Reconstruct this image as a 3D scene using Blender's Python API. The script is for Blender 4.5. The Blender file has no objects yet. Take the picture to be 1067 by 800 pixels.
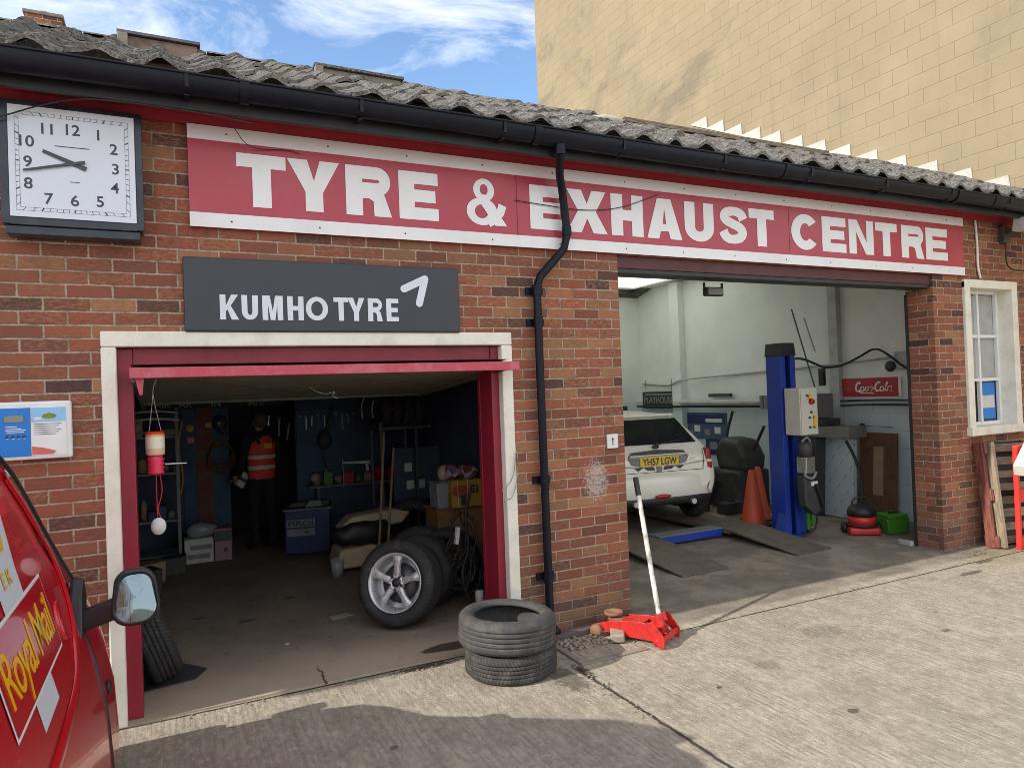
import bpy, bmesh, math, random
from mathutils import Vector, Matrix, Euler, noise as mnoise
random.seed(7)
R = math.radians
scene = bpy.context.scene
# ------------------------------------------------------------------ camera
f_px, W_px = 733.0, 1067.0
cam_d = bpy.data.cameras.new('camera'); cam = bpy.data.objects.new('camera', cam_d)
scene.collection.objects.link(cam); scene.camera = cam
cam_d.sensor_width = 36.0; cam_d.lens = 36.0 * f_px / W_px; cam_d.clip_start = 0.05; cam_d.clip_end = 1000
right = Vector((0.89651137, -0.44141186, -0.0377218)); down = Vector((-0.0289489, 0.02659561, -0.99922702)); fwd = Vector((0.44207389, 0.89691039, 0.01106488))
cm = Matrix((right, -down, -fwd)).transposed().to_4x4(); cm.translation = Vector((0, -4.5558, 1.8)); cam.matrix_world = cm
# ------------------------------------------------------------------ world + sun
SUN = Vector((1.60, 0.10, -1.0)).normalized()          # direction the light travels
world = bpy.data.worlds.new('World'); scene.world = world; world.use_nodes = True
wn = world.node_tree; wn.nodes.clear()
out = wn.nodes.new('ShaderNodeOutputWorld'); bg = wn.nodes.new('ShaderNodeBackground'); sky = wn.nodes.new('ShaderNodeTexSky')
sky.sky_type = 'NISHITA'; sky.sun_disc = False; sky.sun_elevation = math.asin(-SUN.z); sky.sun_rotation = math.atan2(-SUN.x, -SUN.y)
sky.air_density = 1.0; sky.dust_density = 0.2; sky.ozone_density = 3.0
tc = wn.nodes.new('ShaderNodeTexCoord'); mp = wn.nodes.new('ShaderNodeMapping'); mp.inputs['Scale'].default_value = (1.0, 1.6, 3.2); mp.inputs['Rotation'].default_value = (0.2, 0.35, 0.5)
mp.inputs['Location'].default_value = (0.3, 0.1, 0.0)
nz = wn.nodes.new('ShaderNodeTexNoise'); nz.inputs['Scale'].default_value = 3.2; nz.inputs['Detail'].default_value = 9; nz.inputs['Roughness'].default_value = 0.62; nz.inputs['Distortion'].default_value = 0.6
rp = wn.nodes.new('ShaderNodeValToRGB'); rp.color_ramp.elements[0].position = 0.44; rp.color_ramp.elements[1].position = 0.76
rp.color_ramp.elements[1].color = (0.92, 0.92, 0.92, 1)
mx = wn.nodes.new('ShaderNodeMix'); mx.data_type = 'RGBA'; mx.inputs['B'].default_value = (6.0, 6.0, 6.1, 1)
wn.links.new(tc.outputs['Generated'], mp.inputs[0]); wn.links.new(mp.outputs[0], nz.inputs[0]); sx_ = wn.nodes.new('ShaderNodeSeparateXYZ'); wn.links.new(tc.outputs['Generated'], sx_.inputs[0])
mr = wn.nodes.new('ShaderNodeMapRange'); mr.inputs[1].default_value = 0.15; mr.inputs[2].default_value = -0.5; mr.inputs[3].default_value = 0.0; mr.inputs[4].default_value = 0.24; wn.links.new(sx_.outputs[1], mr.inputs[0])  # denser unseen cloud behind the camera, added to light the facade neutrally
ad = wn.nodes.new('ShaderNodeMath'); ad.operation = 'ADD'; wn.links.new(nz.outputs[0], ad.inputs[0]); wn.links.new(mr.outputs[0], ad.inputs[1]); wn.links.new(ad.outputs[0], rp.inputs[0])
wn.links.new(rp.outputs[0], mx.inputs['Factor']); wn.links.new(sky.outputs[0], mx.inputs['A']); wn.links.new(mx.outputs['Result'], bg.inputs[0])
bg.inputs[1].default_value = 0.14; wn.links.new(bg.outputs[0], out.inputs[0])
sd = bpy.data.lights.new('sun', 'SUN'); sd.energy = 2.9; sd.angle = R(0.5); sd.color = (1.0, 0.93, 0.82)
so = bpy.data.objects.new('sun', sd); scene.collection.objects.link(so); so.rotation_euler = SUN.to_track_quat('-Z', 'Y').to_euler(); so.location = (-8, 0, 8)
scene.view_settings.view_transform = 'Standard'; scene.view_settings.look = 'None'; scene.view_settings.gamma = 1; scene.view_settings.exposure = 0.95
scene.cycles.filter_width = 0.85; scene.cycles.max_bounces = 8; scene.cycles.diffuse_bounces = 5

# ------------------------------------------------------------------ materials
class NT:
    def __init__(s, name):
        s.m = bpy.data.materials.new(name); s.m.use_nodes = True; s.t = s.m.node_tree
        s.b = s.t.nodes['Principled BSDF']; s.p = None
    def n(s, typ, **kw):
        x = s.t.nodes.new(typ)
        for k, v in kw.items(): setattr(x, k, v)
        return x
    def l(s, a, b): s.t.links.new(a, b)
    def inp(s, sock, v):
        if isinstance(v, (int, float)): sock.default_value = v
        elif isinstance(v, tuple): sock.default_value = v if len(v) == len(sock.default_value) else v + (1,)
        else: s.l(v, sock)
    def math(s, op, a, b=0.0, c=None, clamp=False):
        x = s.n('ShaderNodeMath', operation=op); x.use_clamp = clamp
        s.inp(x.inputs[0], a); s.inp(x.inputs[1], b)
        if c is not None: s.inp(x.inputs[2], c)
        return x.outputs[0]
    def noise(s, vec, scale, detail=5, rough=0.55, dist=0):
        x = s.n('ShaderNodeTexNoise'); x.inputs['Scale'].default_value = scale; x.inputs['Detail'].default_value = detail
        x.inputs['Roughness'].default_value = rough; x.inputs['Distortion'].default_value = dist; s.l(vec, x.inputs['Vector']); return x.outputs[0]
    def ramp(s, fac, stops, interp='LINEAR'):
        x = s.n('ShaderNodeValToRGB'); cr = x.color_ramp; cr.interpolation = interp
        while len(cr.elements) < len(stops): cr.elements.new(0.5)
        for e, (p, c) in zip(cr.elements, stops):
            e.position = p; e.color = (c, c, c, 1) if isinstance(c, (int, float)) else c + (1,)
        s.l(fac, x.inputs[0]); return x.outputs[0]
    def mix(s, fac, a, b, blend='MIX'):
        x = s.n('ShaderNodeMix', data_type='RGBA', blend_type=blend); s.inp(x.inputs['Factor'], fac); s.inp(x.inputs['A'], a); s.inp(x.inputs['B'], b); return x.outputs['Result']
    def xyz(s, vec):
        x = s.n('ShaderNodeSeparateXYZ'); s.l(vec, x.inputs[0]); return x.outputs
    def comb(s, x, y, z=0.0):
        c = s.n('ShaderNodeCombineXYZ'); s.inp(c.inputs[0], x); s.inp(c.inputs[1], y); s.inp(c.inputs[2], z); return c.outputs[0]
    def pos(s):
        if s.p is None: s.p = s.n('ShaderNodeNewGeometry').outputs['Position']
        return s.p
    def obj(s): return s.n('ShaderNodeTexCoord').outputs['Object']
    def vmul(s, vec, v):
        x = s.n('ShaderNodeVectorMath', operation='MULTIPLY'); s.l(vec, x.inputs[0]); x.inputs[1].default_value = v; return x.outputs[0]
    def bump(s, h, strength=0.5, dist=0.01):
        x = s.n('ShaderNodeBump'); x.inputs['Strength'].default_value = strength; x.inputs['Distance'].default_value = dist
        s.l(h, x.inputs['Height']); s.l(x.outputs[0], s.b.inputs['Normal'])
    def col(s, c): s.inp(s.b.inputs['Base Color'], c)
    def rough(s, r): s.inp(s.b.inputs['Roughness'], r)
    def step(s, v, a, b):       # smoothstep a->b
        x = s.n('ShaderNodeMapRange'); x.interpolation_type = 'SMOOTHSTEP'; s.inp(x.inputs[0], v); x.inputs[1].default_value = a; x.inputs[2].default_value = b; return x.outputs[0]

def worn(name, c, rough=0.5, dirt=0.35, dc=None, scale=6.0, bump=0.15, metallic=0.0, coat=0.0, spec=0.5, fine=60):
    m = NT(name); o = m.obj(); a = m.noise(o, scale, 6, 0.6); b = m.noise(o, fine, 3, 0.6)
    f = m.math('MULTIPLY', m.step(a, 0.42, 0.72), dirt)
    dc = dc or tuple(x * 0.35 + 0.015 for x in c)
    k = m.mix(f, c, dc); k = m.mix(m.math('MULTIPLY', m.step(b, 0.5, 0.75), dirt * 0.5), k, dc); m.col(k)
    m.rough(m.math('ADD', m.math('MULTIPLY', a, 0.3), rough - 0.15)); m.b.inputs['Metallic'].default_value = metallic
    m.b.inputs['Coat Weight'].default_value = coat; m.b.inputs['Coat Roughness'].default_value = 0.06; m.b.inputs['Specular IOR Level'].default_value = spec
    if bump: m.bump(m.math('ADD', a, m.math('MULTIPLY', b, 0.4)), bump, 0.004)
    return m.m

def brick_mat(name='red_brick', bl=0.225, bh=0.075, stops=None, mortar=(0.42, 0.33, 0.25)):
    m = NT(name); x, y, z = m.xyz(m.pos())
    wob = m.noise(m.pos(), 9, 2); wobz = m.math('MULTIPLY', m.math('SUBTRACT', wob, 0.5), 0.006)
    u = m.math('DIVIDE', m.math('ADD', m.math('ADD', x, y), 40.07), bl); v = m.math('DIVIDE', m.math('ADD', m.math('ADD', z, wobz), 10 * bh - 0.01), bh)
    row = m.math('FLOOR', v); u2 = m.math('ADD', u, m.math('MULTIPLY', m.math('MODULO', row, 2.0), 0.5))
    rj = m.n('ShaderNodeTexWhiteNoise', noise_dimensions='1D'); m.l(row, rj.inputs['W'])
    u2 = m.math('ADD', u2, m.math('MULTIPLY', rj.outputs[0], 0.05))
    fu = m.math('FRACT', u2); fv = m.math('FRACT', v)
    wn_ = m.n('ShaderNodeTexWhiteNoise', noise_dimensions='2D'); m.l(m.comb(m.math('FLOOR', u2), row), wn_.inputs['Vector'])
    wn2 = m.n('ShaderNodeTexWhiteNoise', noise_dimensions='2D'); m.l(m.comb(m.math('ADD', m.math('FLOOR', u2), 31.0), row), wn2.inputs['Vector'])
    edge = m.math('MULTIPLY', m.math('SUBTRACT', m.noise(m.pos(), 60, 4, 0.7), 0.5), 0.016)
    du = m.math('MULTIPLY', m.math('MINIMUM', fu, m.math('SUBTRACT', 1.0, fu)), bl); dv = m.math('MULTIPLY', m.math('MINIMUM', fv, m.math('SUBTRACT', 1.0, fv)), bh)
    d = m.math('ADD', m.math('MINIMUM', du, dv), edge)
    mask = m.step(d, 0.0035, 0.0070)
    stops = stops or [(0.0, (0.075, 0.042, 0.042)), (0.09, (0.11, 0.052, 0.042)), (0.14, (0.18, 0.068, 0.045)), (0.35, (0.24, 0.080, 0.048)), (0.6, (0.29, 0.086, 0.052)), (0.78, (0.35, 0.12, 0.066)), (0.9, (0.33, 0.165, 0.078)), (1.0, (0.24, 0.12, 0.068))]
    c = m.ramp(wn_.outputs[0], stops)
    n1 = m.noise(m.vmul(m.pos(), (1, 1, 2.5)), 26, 6, 0.65); n2 = m.noise(m.pos(), 160, 3, 0.7)
    c = m.mix(m.math('MULTIPLY', m.step(n1, 0.42, 0.66), 0.7), c, m.mix(wn2.outputs[0], (0.10, 0.05, 0.038), (0.44, 0.22, 0.11)))
    c = m.mix(m.math('MULTIPLY', m.step(n2, 0.5, 0.75), 0.35), c, (0.07, 0.045, 0.04))
    big = m.noise(m.pos(), 0.9, 4)
    c = m.mix(m.math('MULTIPLY', m.step(big, 0.45, 0.7), 0.4), c, (0.13, 0.075, 0.05))
    drip = m.noise(m.comb(m.math('MULTIPLY', x, 9.0), m.math('MULTIPLY', z, 0.7), 0.0), 1.0, 4); c = m.mix(m.math('MULTIPLY', m.math('MULTIPLY', m.step(drip, 0.5, 0.7), m.step(z, 1.9, 3.4)), 0.45), c, (0.10, 0.065, 0.05))
    q_ = m.math('ADD', m.math('POWER', m.math('DIVIDE', m.math('SUBTRACT', x, 2.93), 0.13), 2.0), m.math('POWER', m.math('DIVIDE', m.math('SUBTRACT', z, 1.10), 0.19), 2.0)); ef = m.math('MULTIPLY', m.math('SUBTRACT', 1.0, m.step(m.math('ADD', q_, m.math('MULTIPLY', m.math('SUBTRACT', m.noise(m.pos(), 45, 5, 0.8), 0.5), 5.0)), 0.2, 0.7)), 0.6); c = m.mix(ef, c, (0.55, 0.5, 0.46))
    damp = m.math('MULTIPLY', m.math('SUBTRACT', 1.0, m.step(m.math('ADD', z, m.math('MULTIPLY', m.noise(m.pos(), 4, 4), 0.6)), 0.25, 1.0)), 0.45)
    mc = m.mix(m.step(m.noise(m.pos(), 12, 5), 0.4, 0.7), mortar, (0.22, 0.18, 0.122))
    c = m.mix(mask, mc, c); c = m.mix(damp, c, (0.10, 0.075, 0.065))
    m.col(c); m.rough(0.88); m.b.inputs['Specular IOR Level'].default_value = 0.25
    h = m.math('ADD', m.math('MULTIPLY', m.step(d, 0.001, 0.009), 1.0), m.math('MULTIPLY', n2, 0.35)); h = m.math('ADD', h, m.math('MULTIPLY', n1, 0.3))
    m.bump(h, 0.8, 0.006)
    return m.m

def ground_mat():
    m = NT('brushed_concrete'); p = m.pos(); x, y, z = m.xyz(p)
    n0 = m.noise(p, 0.7, 5, 0.6); n1 = m.noise(p, 5, 6, 0.65); n2 = m.noise(p, 65, 4, 0.8); n3 = m.noise(p, 170, 3, 0.8)
    st = m.noise(m.comb(m.math('MULTIPLY', x, 1.0), m.math('MULTIPLY', y, 0.03), 0.0), 38, 4, 0.7)       # drag marks along Y
    warp = m.math('MULTIPLY', m.noise(p, 1.6, 3), 0.18)
    rib = m.math('SINE', m.math('MULTIPLY', m.math('ADD', x, m.math('MULTIPLY', warp, 0.12)), 2 * math.pi / 0.034))
    rib = m.math('MULTIPLY', m.math('ADD', m.math('MULTIPLY', rib, 0.5), 0.5), m.step(m.noise(p, 3.2, 5, 0.7), 0.42, 0.66))
    c = m.ramp(n1, [(0.28, (0.29, 0.252, 0.198)), (0.5, (0.41, 0.365, 0.29)), (0.72, (0.51, 0.46, 0.37))])
    c = m.mix(m.math('MULTIPLY', m.step(st, 0.42, 0.6), 0.55), c, (0.26, 0.225, 0.18))
    c = m.mix(m.math('MULTIPLY', rib, 0.26), c, (0.2, 0.175, 0.14))
    c = m.mix(m.math('MULTIPLY', m.step(n2, 0.52, 0.66), 0.55), c, (0.12, 0.105, 0.085))
    c = m.mix(m.math('MULTIPLY', m.step(n3, 0.54, 0.66), 0.6), c, (0.64, 0.60, 0.50))
    c = m.mix(m.math('MULTIPLY', m.step(n0, 0.48, 0.68), 0.3), c, (0.24, 0.205, 0.165))
    n5 = m.noise(m.vmul(p, (1.0, 0.45, 1.0)), 34, 5, 0.75); c = m.mix(m.math('MULTIPLY', m.step(n5, 0.50, 0.62), 0.33), c, (0.17, 0.14, 0.105)); c = m.mix(m.math('MULTIPLY', m.math('SUBTRACT', 1.0, m.step(n5, 0.36, 0.46)), 0.45), c, (0.62, 0.56, 0.45))
    n6 = m.noise(p, 2.6, 7, 0.75, 0.5); c = m.mix(m.math('MULTIPLY', m.step(n6, 0.60, 0.72), 0.3), c, (0.16, 0.135, 0.105))
    # green algae toward the far right by the pallet
    alg = m.math('MULTIPLY', m.math('MULTIPLY', m.step(x, 6.7, 7.3), m.step(y, -0.75, -0.45)), m.math('MULTIPLY', m.step(n1, 0.38, 0.6), 0.7))
    c = m.mix(alg, c, (0.19, 0.17, 0.055))
    # darker right bay apron: worn concrete, front band painted in for eave shade
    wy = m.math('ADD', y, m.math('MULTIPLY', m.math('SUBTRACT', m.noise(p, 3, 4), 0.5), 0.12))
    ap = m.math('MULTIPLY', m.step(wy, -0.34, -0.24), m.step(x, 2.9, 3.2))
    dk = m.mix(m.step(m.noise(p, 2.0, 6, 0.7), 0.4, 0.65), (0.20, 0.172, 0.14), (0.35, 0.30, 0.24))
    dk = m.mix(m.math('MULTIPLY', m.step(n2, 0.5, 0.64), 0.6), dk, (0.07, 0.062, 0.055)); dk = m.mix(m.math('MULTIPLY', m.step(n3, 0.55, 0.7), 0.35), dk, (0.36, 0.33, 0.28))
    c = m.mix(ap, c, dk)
    # joints
    jw = m.math('MULTIPLY', m.math('SUBTRACT', m.noise(p, 7, 6, 0.7), 0.5), 0.05)
    j1 = m.math('MULTIPLY', m.math('SUBTRACT', 1.0, m.step(m.math('ABSOLUTE', m.math('ADD', m.math('SUBTRACT', x, 2.335), jw)), 0.004, 0.02)), m.step(y, -0.40, -0.44))
    j1 = m.math('MULTIPLY', m.math('SUBTRACT', 1.0, m.step(m.math('ABSOLUTE', m.math('ADD', m.math('SUBTRACT', x, 2.335), jw)), 0.004, 0.018)), m.math('SUBTRACT', 1.0, m.step(y, -0.62, -0.60)))
    j2 = m.math('MULTIPLY', m.math('SUBTRACT', 1.0, m.step(m.math('ABSOLUTE', m.math('ADD', m.math('ADD', y, 0.415), m.math('MULTIPLY', jw, 0.5))), 0.003, 0.012)), m.step(x, 2.9, 2.95))
    j3 = m.math('MULTIPLY', m.math('SUBTRACT', 1.0, m.step(m.math('ABSOLUTE', m.math('ADD', m.math('ADD', y, 0.02), m.math('MULTIPLY', jw, 0.4))), 0.004, 0.014)), m.math('SUBTRACT', 1.0, m.step(x, 2.3, 2.33)))
    jj = m.math('MAXIMUM', m.math('MAXIMUM', j1, j2), j3)
    # oil drips beside the tyre stack and the drain
    def blot(cx, cy, rx, ry, amt):
        q = m.math('ADD', m.math('POWER', m.math('DIVIDE', m.math('SUBTRACT', x, cx), rx), 2.0), m.math('POWER', m.math('DIVIDE', m.math('SUBTRACT', y, cy), ry), 2.0))
        q = m.math('ADD', q, m.math('MULTIPLY', m.math('SUBTRACT', m.noise(p, 22, 6, 0.8), 0.5), 3.0)); return m.math('MULTIPLY', m.math('SUBTRACT', 1.0, m.step(q, 0.3, 0.75)), amt)
    oil = m.math('MAXIMUM', blot(1.5, -0.07, 0.3, 0.05, 0.9), blot(2.2, -0.72, 0.12, 0.28, 0.65)); oil = m.math('MAXIMUM', oil, blot(3.4, -1.2, 0.12, 0.1, 0.3)); oil = m.math('MAXIMUM', oil, blot(2.34, -0.68, 0.06, 0.18, 0.8))
    for b_ in ((3.3, -1.9, .05, .035, .7), (4.9, -1.4, .06, .04, .6), (2.9, -1.3, .025, .02, .8), (5.6, -2.1, .35, .25, .3), (6.5, -.62, .25, .05, .7), (7.0, -.45, .2, .04, .7), (1.0, -1.0, .03, .03, .7), (4.2, -.95, .25, .16, .28), (7.6, -1.6, .3, .2, .3)): oil = m.math('MAXIMUM', oil, blot(*b_))
    c = m.mix(oil, c, (0.05, 0.042, 0.035))
    c = m.mix(m.math('MULTIPLY', jj, 0.92), c, (0.035, 0.03, 0.026))
    m.col(c); m.rough(0.93); m.b.inputs['Specular IOR Level'].default_value = 0.2
    h = m.math('ADD', m.math('ADD', m.math('MULTIPLY', rib, 0.4), m.math('MULTIPLY', n5, 2.0)), m.math('ADD', m.math('MULTIPLY', n2, 1.8), m.math('MULTIPLY', st, 0.5)))
    h = m.math('SUBTRACT', m.math('ADD', h, m.math('MULTIPLY', n3, 0.5)), m.math('MULTIPLY', jj, 2.5)); m.bump(h, 0.75, 0.007)
    return m.m

def floor_mat():
    m = NT('oily_floor'); p = m.pos(); x, y, z = m.xyz(p); n0 = m.noise(p, 1.3, 6, 0.65); n1 = m.noise(p, 9, 6, 0.7, 0.6); n2 = m.noise(p, 120, 3, 0.8)
    c = m.ramp(n0, [(0.3, (0.15, 0.118, 0.088)), (0.6, (0.27, 0.215, 0.16)), (0.8, (0.38, 0.31, 0.235))])
    c = m.mix(m.math('MULTIPLY', m.step(n1, 0.58, 0.7), 0.7), c, (0.035, 0.03, 0.026))
    c = m.mix(m.math('MULTIPLY', m.step(n2, 0.52, 0.7), 0.4), c, (0.2, 0.17, 0.14))
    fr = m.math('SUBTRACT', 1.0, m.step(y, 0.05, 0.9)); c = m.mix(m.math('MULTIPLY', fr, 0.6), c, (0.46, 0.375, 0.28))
    jw = m.math('MULTIPLY', m.math('SUBTRACT', m.noise(p, 14, 6, 0.7), 0.5), 0.09)
    cr = m.math('MULTIPLY', m.math('SUBTRACT', 1.0, m.step(m.math('ABSOLUTE', m.math('ADD', m.math('SUBTRACT', x, 0.86), jw)), 0.002, 0.010)), m.math('SUBTRACT', 1.0, m.step(y, 0.22, 0.32)))
    q = m.math('ADD', m.math('POWER', m.math('DIVIDE', m.math('SUBTRACT', x, 1.78), 0.3), 2.0), m.math('POWER', m.math('DIVIDE', m.math('SUBTRACT', y, 0.17), 0.1), 2.0))
    q = m.math('ADD', q, m.math('MULTIPLY', n1, 1.0)); oil = m.math('SUBTRACT', 1.0, m.step(q, 1.0, 1.2))
    c = m.mix(m.math('MAXIMUM', cr, m.math('MULTIPLY', oil, 0.85)), c, (0.02, 0.017, 0.015))
    m.col(c); m.rough(m.math('SUBTRACT', 0.85, m.math('MULTIPLY', oil, 0.3))); m.bump(m.math('ADD', n1, m.math('MULTIPLY', n2, 0.6)), 0.4, 0.004); return m.m

def block_mat():
    m = NT('painted_block'); p = m.pos(); x, y, z = m.xyz(p)
    bl, bh = 0.45, 0.225
    v = m.math('DIVIDE', m.math('ADD', z, 5.0), bh); row = m.math('FLOOR', v)
    rj = m.n('ShaderNodeTexWhiteNoise', noise_dimensions='1D'); m.l(row, rj.inputs['W'])
    u = m.math('ADD', m.math('DIVIDE', m.math('ADD', y, 40.0), bl), m.math('ADD', m.math('MULTIPLY', m.math('MODULO', row, 2.0), 0.5), m.math('MULTIPLY', rj.outputs[0], 0.12)))
    fu = m.math('FRACT', u); fv = m.math('FRACT', v)
    vary = m.noise(p, 3, 3)
    du = m.math('MULTIPLY', m.math('MINIMUM', fu, m.math('SUBTRACT', 1.0, fu)), bl); dv = m.math('MULTIPLY', m.math('MINIMUM', fv, m.math('SUBTRACT', 1.0, fv)), bh)
    d = m.math('MINIMUM', du, dv); line = m.math('MULTIPLY', m.math('SUBTRACT', 1.0, m.step(d, 0.002, 0.007)), m.step(vary, 0.3, 0.55))
    n1 = m.noise(p, 1.1, 5, 0.6); n2 = m.noise(m.vmul(p, (1, 0.6, 1.0)), 0.55, 6, 0.7, 0.4); n3 = m.noise(p, 60, 3, 0.7)
    bw = m.n('ShaderNodeTexWhiteNoise', noise_dimensions='2D'); m.l(m.comb(m.math('FLOOR', u), row), bw.inputs['Vector'])
    c = m.ramp(n1, [(0.3, (0.25, 0.200, 0.125)), (0.7, (0.305, 0.246, 0.156))])
    c = m.mix(m.math('MULTIPLY', m.math('POWER', bw.outputs[0], 3.0), 0.45), c, (0.27, 0.21, 0.13))
    c = m.mix(m.math('MULTIPLY', m.step(n2, 0.52, 0.66), 0.62), c, (0.15, 0.128, 0.095))
    c = m.mix(m.math('MULTIPLY', m.step(n3, 0.5, 0.7), 0.35), c, (0.22, 0.17, 0.10))
    c = m.mix(m.math('MULTIPLY', line, 0.42), c, (0.10, 0.075, 0.045)); m.col(c); m.rough(0.85); m.b.inputs['Specular IOR Level'].default_value = 0.2
    dr = m.noise(m.comb(m.math('MULTIPLY', y, 3.0), m.math('MULTIPLY', z, 0.25), 0.0), 1.0, 6, 0.7); c = m.mix(m.math('MULTIPLY', m.step(dr, 0.54, 0.7), 0.2), c, (0.16, 0.13, 0.09)); m.col(c)
    m.bump(m.math('ADD', m.step(d, 0.001, 0.012), m.math('MULTIPLY', n3, 0.6)), 0.4, 0.008); return m.m

def roof_mat():
    m = NT('lichen_tile'); p = m.pos(); n1 = m.noise(p, 14, 7, 0.7); n2 = m.noise(p, 55, 5, 0.75); n3 = m.noise(p, 2.5, 4); n4 = m.noise(p, 30, 4, 0.6)
    c = m.ramp(n1, [(0.28, (0.06, 0.056, 0.052)), (0.48, (0.16, 0.152, 0.138)), (0.72, (0.30, 0.285, 0.25))])
    c = m.mix(m.math('MULTIPLY', m.step(n2, 0.50, 0.60), 0.85), c, (0.03, 0.028, 0.026)); c = m.mix(m.math('MULTIPLY', m.step(n4, 0.62, 0.72), 0.6), c, (0.55, 0.5, 0.4))
    c = m.mix(m.math('MULTIPLY', m.step(n3, 0.52, 0.68), m.math('MULTIPLY', m.step(n2, 0.4, 0.6), 0.6)), c, (0.14, 0.09, 0.035))
    m.col(c); m.rough(0.95); m.b.inputs['Specular IOR Level'].default_value = 0.15; m.bump(m.math('ADD', n1, n2), 0.9, 0.02); return m.m

def slotted_wall(name, c, c2):
    m = NT(name); p = m.pos(); n1 = m.noise(p, 1.4, 5, 0.6); n2 = m.noise(p, 14, 5, 0.7); x, y, z = m.xyz(p)
    v = m.math('DIVIDE', z, 0.225); u = m.math('ADD', m.math('DIVIDE', m.math('ADD', x, y), 0.45), m.math('MULTIPLY', m.math('MODULO', m.math('FLOOR', v), 2.0), 0.5))
    fu = m.math('FRACT', u); fv = m.math('FRACT', v); d = m.math('MINIMUM', m.math('MULTIPLY', m.math('MINIMUM', fu, m.math('SUBTRACT', 1.0, fu)), 0.45), m.math('MULTIPLY', m.math('MINIMUM', fv, m.math('SUBTRACT', 1.0, fv)), 0.225))
    k = m.mix(m.step(n1, 0.35, 0.7), c, c2); k = m.mix(m.math('MULTIPLY', m.step(n2, 0.6, 0.75), 0.4), k, tuple(q * 0.4 for q in c2))
    k = m.mix(m.math('MULTIPLY', m.math('SUBTRACT', 1.0, m.step(d, 0.002, 0.008)), 0.2), k, tuple(q * 0.3 for q in c2)); m.col(k); m.rough(0.7); m.bump(m.math('ADD', m.step(d, 0.0, 0.01), m.math('MULTIPLY', n2, 0.5)), 0.3, 0.006); return m.m

def inner_wall_mat():
    m = NT('two_tone_wall'); p = m.pos(); x, y, z = m.xyz(p); n1 = m.noise(p, 1.2, 5, 0.6); n2 = m.noise(p, 18, 5, 0.7)
    up = m.mix(m.step(n1, 0.35, 0.7), (0.80, 0.82, 0.78), (0.70, 0.73, 0.69)); lo = m.mix(m.step(n1, 0.35, 0.7), (0.50, 0.60, 0.61), (0.60, 0.68, 0.67))
    v = m.math('DIVIDE', z, 0.225); u = m.math('ADD', m.math('DIVIDE', m.math('ADD', x, y), 0.45), m.math('MULTIPLY', m.math('MODULO', m.math('FLOOR', v), 2.0), 0.5))
    fu = m.math('FRACT', u); fv = m.math('FRACT', v); d = m.math('MINIMUM', m.math('MULTIPLY', m.math('MINIMUM', fu, m.math('SUBTRACT', 1.0, fu)), 0.45), m.math('MULTIPLY', m.math('MINIMUM', fv, m.math('SUBTRACT', 1.0, fv)), 0.225))
    lo = m.mix(m.math('MULTIPLY', m.math('SUBTRACT', 1.0, m.step(d, 0.001, 0.006)), 0.35), lo, (0.15, 0.18, 0.18))
    k = m.mix(m.step(z, 1.50, 1.52), lo, up); k = m.mix(m.math('MULTIPLY', m.step(n2, 0.62, 0.75), 0.35), k, (0.14, 0.14, 0.12)); m.col(k); m.rough(0.6); m.bump(n2, 0.2, 0.004); return m.m

def wood_mat(name, c1, c2, ax=(18, 18, 1.5), rough=0.75):
    m = NT(name); o = m.obj(); g = m.noise(m.vmul(o, ax), 3.0, 6, 0.6, 0.8); b = m.noise(o, 5, 4)
    c = m.mix(m.step(g, 0.35, 0.68), c1, c2); c = m.mix(m.math('MULTIPLY', m.step(b, 0.5, 0.75), 0.45), c, tuple(q * 0.35 for q in c1)); m.col(c); m.rough(rough); m.bump(g, 0.4, 0.003); return m.m

def tyre_mat(name, c=0.030, blocky=True, dust=0.25):
    m = NT(name); o = m.obj(); x, y, z = m.xyz(o); ang = m.math('ARCTAN2', y, x); rad = m.math('SQRT', m.math('ADD', m.math('MULTIPLY', x, x), m.math('MULTIPLY', y, y)))
    s = m.math('SINE', m.math('ADD', m.math('MULTIPLY', ang, 78.0), m.math('MULTIPLY', m.math('ABSOLUTE', z), 130.0))); on = m.step(rad, 0.275, 0.295)
    n = m.noise(o, 12, 6, 0.7); n2 = m.noise(o, 90, 3)
    blk = m.math('MULTIPLY', m.step(s, 0.55, 0.9), on) if blocky else m.math('MULTIPLY', on, 0.0)
    k = m.mix(m.math('MULTIPLY', m.step(n, 0.45, 0.7), dust), (c, c, c * 1.03), (0.12, 0.11, 0.095)); k = m.mix(m.math('MULTIPLY', blk, 0.6), k, (0.008, 0.008, 0.008))
    k = m.mix(m.math('MULTIPLY', m.step(n2, 0.55, 0.72), 0.3), k, (0.10, 0.097, 0.09)); m.col(k); m.rough(0.78); m.bump(m.math('SUBTRACT', m.math('MULTIPLY', n2, 0.3), blk), 0.7, 0.004); return m.m

def stain_label(name, stops, axis=2, scale=1.0, off=0.0):
    m = NT(name); o = m.xyz(m.obj()); m.col(m.ramp(m.math('ADD', m.math('MULTIPLY', o[axis], scale), off), stops, 'CONSTANT')); m.rough(0.45); return m.m

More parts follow.
